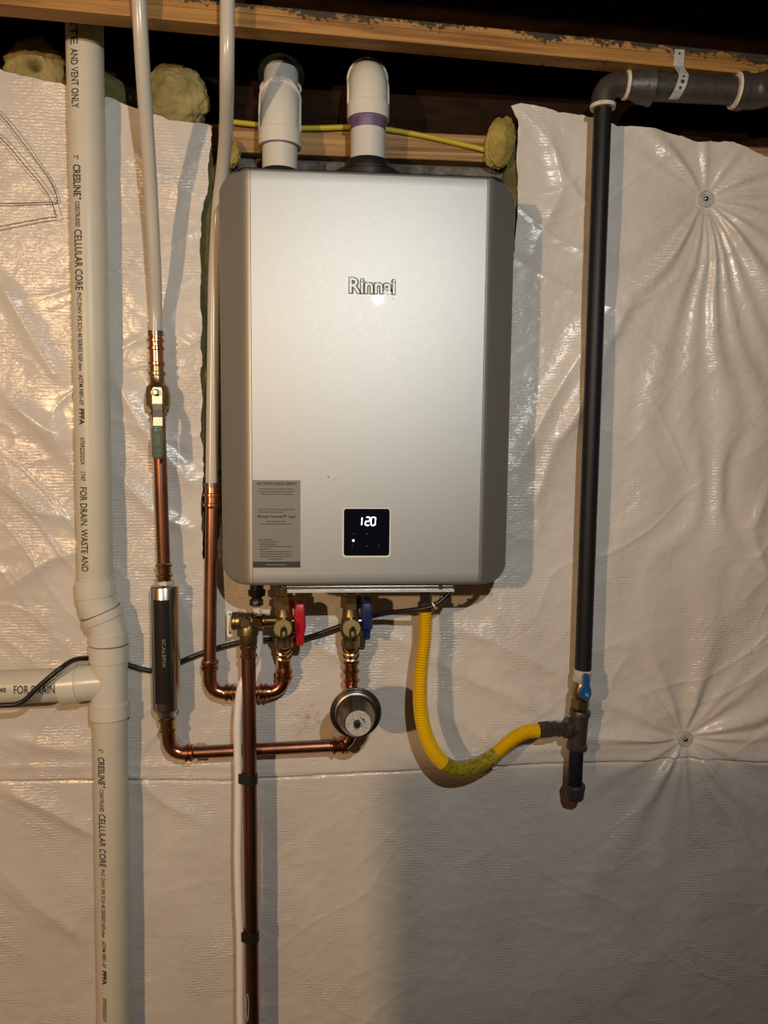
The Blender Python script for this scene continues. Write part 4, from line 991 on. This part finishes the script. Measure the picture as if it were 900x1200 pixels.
# ------------------------------------------------------------------ gas flex connector
yfl = -.075
path = [P(x, y, Y) for x, y, Y in ((499, 712, -.075), (498, 745, -.085), (493.5, 785, -.095), (492.5, 825, -.10), (498, 858, -.10), (511, 885, -.10), (530, 900, -.095), (552, 899, -.09), (575, 888, -.08), (592, 873, -.07), (607, 862, -.062), (620, 857, -.058), (633, 856, -.056))]
sp = spline(path, 40)
# resample evenly
L_ = [0]
for a, b in zip(sp[:-1], sp[1:]): L_.append(L_[-1] + (b - a).length)
T_ = L_[-1]; per = .0046; N_ = int(T_ / per) * 6
def at(s_):
    return Vector([float(np.interp(s_, L_, [p[i] for p in sp])) for i in range(3)])
ev = [at(T_ * i / N_) for i in range(N_ + 1)]
rad = [.0116 + .0021 * math.cos(2 * PI * i / 6) for i in range(N_ + 1)]
t = thing('gas_hose', path[6], 'yellow corrugated gas connector curving from the heater to the black tee', 'gas hose')
obj('hose', MB().tube(ev, rad, 24), 'yellow', t)
# clear wrap with print between two bends
s0_, s1_ = T_ * .585, T_ * .80
wr = [at(s0_ + (s1_ - s0_) * i / 30) for i in range(31)]
wm = mat('hose_wrap', (0.40, 0.31, 0.01), 0.25, color2=(0.10, 0.11, 0.015), nscale=150, spec=.6)
obj('printed_wrap', MB().tube(wr, [.0142] * 31, 24), wm, t)
obj('end_nut', MB().lathe(P(499, 716, -.075), (0, 0, 1), [(0, .0135), (.001, .0150), (.016, .0150), (.017, .0135), (.017, .011), (.045, .011)], 6), 'greyiron', t, smooth=20)
ea_, eb_ = P(631, 856, -.056), P(668, 853, -.052); dv = eb_ - ea_
obj('end_nut', MB().lathe(ea_, dv, [(0, .0150), (.001, .0170), (.021, .0170), (.022, .0150), (.024, .0135), (.026, .0155), (.036, .0155), (.037, .0125), (dv.length, .0125)], 6), 'greyiron', t, smooth=20)

# ------------------------------------------------------------------ black gas pipe
YG = -.058
def G(px, py, Y=YG): return P(px, py, Y)
gx_top, gx_bot = G(706.5, 122), G(683, 790)
tag(obj('gas_pipe', MB().tube([gx_bot, gx_top], .0155, 32), 'iron'), 'long upright black iron gas pipe right of the heater', 'pipe')
ecn = G(710, 99)
hdir = (P(880, 111, YG - .03) - P(735, 98, YG - .0)).normalized()
hs = G(735, 100)
hend = P(868, 107, YG - .01)
hdir = (hend - hs).normalized()
t = thing('pipe_elbow', ecn, 'dark iron elbow at the top of the black gas pipe with pale sealant', 'fitting')
corner = Vector((gx_top.x + .001, YG, hs.z))
obj('body', MB().tube(fillet([gx_top - Vector((0, 0, .006)), corner, hs], .024, 12), .0205, 32), 'castiron', t)
obj('sealant_ring', MB().lathe(gx_top + Vector((0, 0, -.008)), (0, 0, 1), [(0, .015), (0, .0215), (.006, .0222), (.007, .0205)], 24), 'dope', t)
obj('sealant_ring', MB().lathe(hs - hdir * .006, hdir, [(0, .0205), (.001, .0235), (.006, .0240), (.008, .019)], 24), 'dope', t)
t = thing('pipe_coupling', hs, 'bell-shaped iron reducer between the elbow and the fat horizontal pipe', 'fitting')
obj('body', MB().lathe(hs, hdir, [(0, .019), (.002, .0225), (.010, .0240), (.020, .0285), (.030, .0300), (.036, .0305), (.038, .0320), (.043, .0320), (.045, .0275)], 36), 'castiron', t)
tag(obj('gas_pipe', MB().tube([hs + hdir * .03, hend], .0232, 36), 'castiron'), 'fat dark horizontal gas pipe under the joist at upper right', 'pipe')
t = thing('pipe_elbow', hend, 'dark iron elbow at the right edge turning toward the viewer', 'fitting')
nx = hend + hdir * .045
obj('body', MB().tube(fillet([hend - hdir * .004, nx, nx + Vector((.02, -.09, .02))], .028, 12), .0290, 32), 'castiron', t)
obj('socket_rim', MB().lathe(hend - hdir * .008, hdir, [(0, .024), (0, .0315), (.012, .0315), (.014, .028)], 32), 'castiron', t)
obj('socket_rim', MB().lathe(nx + Vector((.012, -.054, .012)), Vector((.02, -.09, .02)), [(0, .029), (0, .0345), (.016, .0345), (.016, .026)], 32), 'castiron', t)
obj('sealant_ring', MB().lathe(hend - hdir * .014, hdir, [(0, .0235), (.001, .029), (.005, .030), (.008, .024)], 24), 'dope', t)
c = nx + Vector((.02, -.09, .02)) * .5
tag(obj('gas_pipe', MB().tube([nx + Vector((.02, -.09, .02)) * .7, nx + Vector((.02, -.09, .02)) * 7], .024, 28), 'castiron'), 'dark gas pipe at the right edge coming toward the viewer', 'pipe')

# perforated hanger strap: nailed to the flange, round the front of the fat pipe
hc = hs + hdir * ((P(790, 100, YG).x - hs.x) / hdir.x)
prof = []
sx0 = P(799, 60, -.10).x; ytop = -.138 + SKEW * sx0 - .002
for z in (P(799, 58, ytop).z, P(799, 68, ytop).z): prof.append((sx0, ytop, z))
prof.append((sx0 - .001, ytop, JB + .002))
for k2 in range(9):
    an = math.radians(35 - 105 * k2 / 8); rr_ = .0240
    prof.append((hc.x + .006 - .012 * k2 / 8, hc.y - rr_ * math.cos(an), hc.z + rr_ * math.sin(an)))
mb = MB(); wS = .0088
for a, b in zip(prof[:-1], prof[1:]):
    v = [(a[0] - wS, a[1], a[2]), (a[0] + wS, a[1], a[2]), (b[0] + wS, b[1], b[2]), (b[0] - wS, b[1], b[2])]
    v += [(x, y + .0012, z) for x, y, z in v]
    mb.add(v, [(0, 1, 2, 3), (7, 6, 5, 4), (0, 4, 5, 1), (1, 5, 6, 2), (2, 6, 7, 3), (3, 7, 4, 0)])
t = thing('hanger_strap', (sx0, ytop, hc.z), 'perforated grey metal strap holding the fat gas pipe to the joist', 'strap')
obj('band', mb, 'galv', t, smooth=60)
for i, r0 in ((0.5, .0022), (3.8, .0024), (5.6, .0036), (7.4, .0026)):
    i0 = int(i); f_ = i - i0; a, b = Vector(prof[i0]), Vector(prof[i0 + 1]); c = a.lerp(b, f_); n_ = (b - a).cross(Vector((1, 0, 0))).normalized()
    if n_.y > 0: n_ = -n_
    obj('hole', MB().lathe(c - n_ * .001, n_, [(0, r0), (.0014, r0)], 12), 'ink', t)

# gas valve, tee, drip leg
a = G(683, 786); 
t = thing('gas_valve', G(679, 828), 'brass gas valve with a blue lever on the black pipe', 'valve')
vz1, vz0 = G(682, 786).z, G(679, 832).z; vx_ = lambda z: G(683, 786).x + (G(679.5, 832).x - G(683, 786).x) * (z - vz1) / (vz0 - vz1)
Lg = vz1 - vz0; vt = Vector((vx_(vz1), YG, vz1)); vb = Vector((vx_(vz0), YG, vz0)); dv = vb - vt
obj('hex_end', MB().lathe(vt, dv, [(0, .0150), (.001, .0175), (.020, .0175), (.022, .0150)], 6), 'galv', t, smooth=20)
obj('body', MB().lathe(vt + dv * .28, dv, [(0, .0135), (.006, .0155), (.014, .0180), (.026, .0185), (.034, .0150), (.040, .0150)], 24), 'brass', t)
obj('hex_end', MB().lathe(vt + dv * .70, dv, [(0, .0150), (.001, .0180), (.018, .0180), (.020, .0150)], 6), 'brass', t, smooth=20)
obj('sealant_ring', MB().lathe(vt - dv.normalized() * .003, dv, [(0, .0145), (.001, .0180), (.006, .0175)], 16), 'dope', t)
hc2 = P(686.5, 812, YG - .03)
obj('stem', MB().lathe((hc2.x, YG, hc2.z), (0, -1, 0), [(0, .008), (.031, .007)], 16), 'brass', t)
pz = lambda px, py: (P(px, py, YG - .032).x, P(px, py, YG - .032).z)
pol = [pz(684, 789), pz(690, 790), pz(691, 803), pz(692.5, 809), pz(692.5, 814), pz(690, 818.5), pz(687.5, 822), pz(684, 820), pz(679, 816), pz(677.5, 811), pz(680, 807), pz(683, 803)]
lv_ = obj('lever', MB().prism(pol[::-1], YG - .036, YG - .029), 'blue', t, smooth=0, bevel=.0015); tag(lv_, 'blue lever handle')
obj('lever_screw', MB().lathe((hc2.x, YG - .035, hc2.z - .002), (0, -1, 0), [(0, .0035), (.003, .0035), (.004, .0025)], 8), 'chrome', t)
# tee
ta_, tb_ = G(680, 832), G(675.5, 878); dv = tb_ - ta_; Lt = dv.length
t = thing('pipe_tee', tb_, 'grey malleable iron tee between the blue gas valve and the drip leg', 'fitting')
obj('body', MB().lathe(ta_, dv, [(0, .0150), (0, .0190), (.003, .0200), (.010, .0200), (.012, .0172), (Lt - .012, .0172), (Lt - .010, .0200), (Lt - .003, .0200), (Lt, .0185), (Lt, .0150)], 32), 'greyiron', t)
mid = ta_ + dv * .5; bd = Vector((-1, 0, 0)); be = P(660, 852, YG)
obj('branch', MB().lathe(mid, (be - mid), [(0, .0172), (.012, .0165), (.016, .0175), (.018, .0200), (.026, .0200), (.028, .0180), (.028, .013)], 32), 'greyiron', t)
a, b = G(675.5, 876), G(673.5, 925)
t = thing('drip_leg', G(673, 940), 'short black nipple with an iron cap hanging below the tee', 'pipe')
obj('nipple', MB().tube([a, b], .0135, 28), 'iron', t)
a = G(674, 919); dv = G(673.5, 938) - a
obj('cap', MB().lathe(a, dv, [(0, .0145), (0, .0185), (.002, .0195), (.008, .0190), (.010, .0178), (.024, .0172), (.029, .0150), (.031, .008)], 28), 'castiron', t)

# ------------------------------------------------------------------ yellow cable over the sill
cab = [(272, 143, .02), (300, 146, .022), (340, 150, .024), (380, 150, .022), (420, 149, .022), (455, 152, .024), (500, 160, .025), (540, 169, .025), (572, 177, .022), (590, 186, .02)]
tag(obj('cable', MB().tube(spline([P(x, y, Y) for x, y, Y in cab], 6), .0048, 12), 'nmcable'), 'flat yellow electrical cable running along the pine sill plate', 'cable')

# thin wire loops at upper left
def wire(pts, label):
    ps = [P(x, y, Y) for x, y, Y in pts]
    tag(obj('wire', MB().tube(spline(ps, 8), .0008, 6), 'wire'), label, 'wire', 'thin wires at the upper left')
wire([(-50, 85, -.012), (0, 134, -.012), (25, 165, -.013), (45, 192, -.008), (58, 210, -.008), (65, 225, -.008), (67.5, 235, -.008), (65, 237.5, -.008), (58, 237, -.012), (30, 238, -.012), (-20, 239, -.012), (-70, 240, -.012)], 'upper thin wire ending in a pointed loop on the liner at upper left')
wire([(-50, 118, -.016), (0, 161, -.017), (30, 195, -.018), (50, 219, -.018), (60, 235, -.018), (65, 250, -.018), (66, 254, -.018), (63, 254.5, -.018), (45, 257, -.016), (0, 265.5, -.016), (-50, 275, -.016)], 'lower thin wire ending in a pointed loop on the liner at upper left')

# ------------------------------------------------------------------ unseen cartons added behind the camera to block the warm bulb
def shade_carton(x0, y0, z0, x1, y1, z1, label):
    t = thing('shade_carton', ((x0 + x1) / 2, (y0 + y1) / 2, z0), label, 'box', 'stacked cartons added to cast a shadow')
    obj('box', MB().box((x0, y0, z0), (x1, y1, z1 - .004)), 'shade_carton', t, smooth=0, bevel=.004)
    ym = (y0 + y1) / 2
    obj('flap', MB().box((x0, y0, z1 - .004), (x1, ym - .002, z1)), 'shade_carton', t, smooth=0)
    obj('flap', MB().box((x0, ym + .002, z1 - .004), (x1, y1, z1)), 'shade_carton', t, smooth=0)
    obj('tape', MB().box((x0 - .0005, ym - .025, z1), (x1 + .0005, ym + .025, z1 + .0006)), 'nmcable', t, smooth=0)
shade_carton(-.74, -1.95, .0, -.02, -1.48, .50, 'large brown box added out of view as shadow caster, bottom of the stack')
shade_carton(-.73, -1.94, .501, -.04, -1.49, 1.0, 'large brown box added out of view as shadow caster, middle of the stack')
shade_carton(-.72, -1.93, 1.0015, -.10, -1.50, 1.545, 'large brown box added out of view as shadow caster, top of the stack')
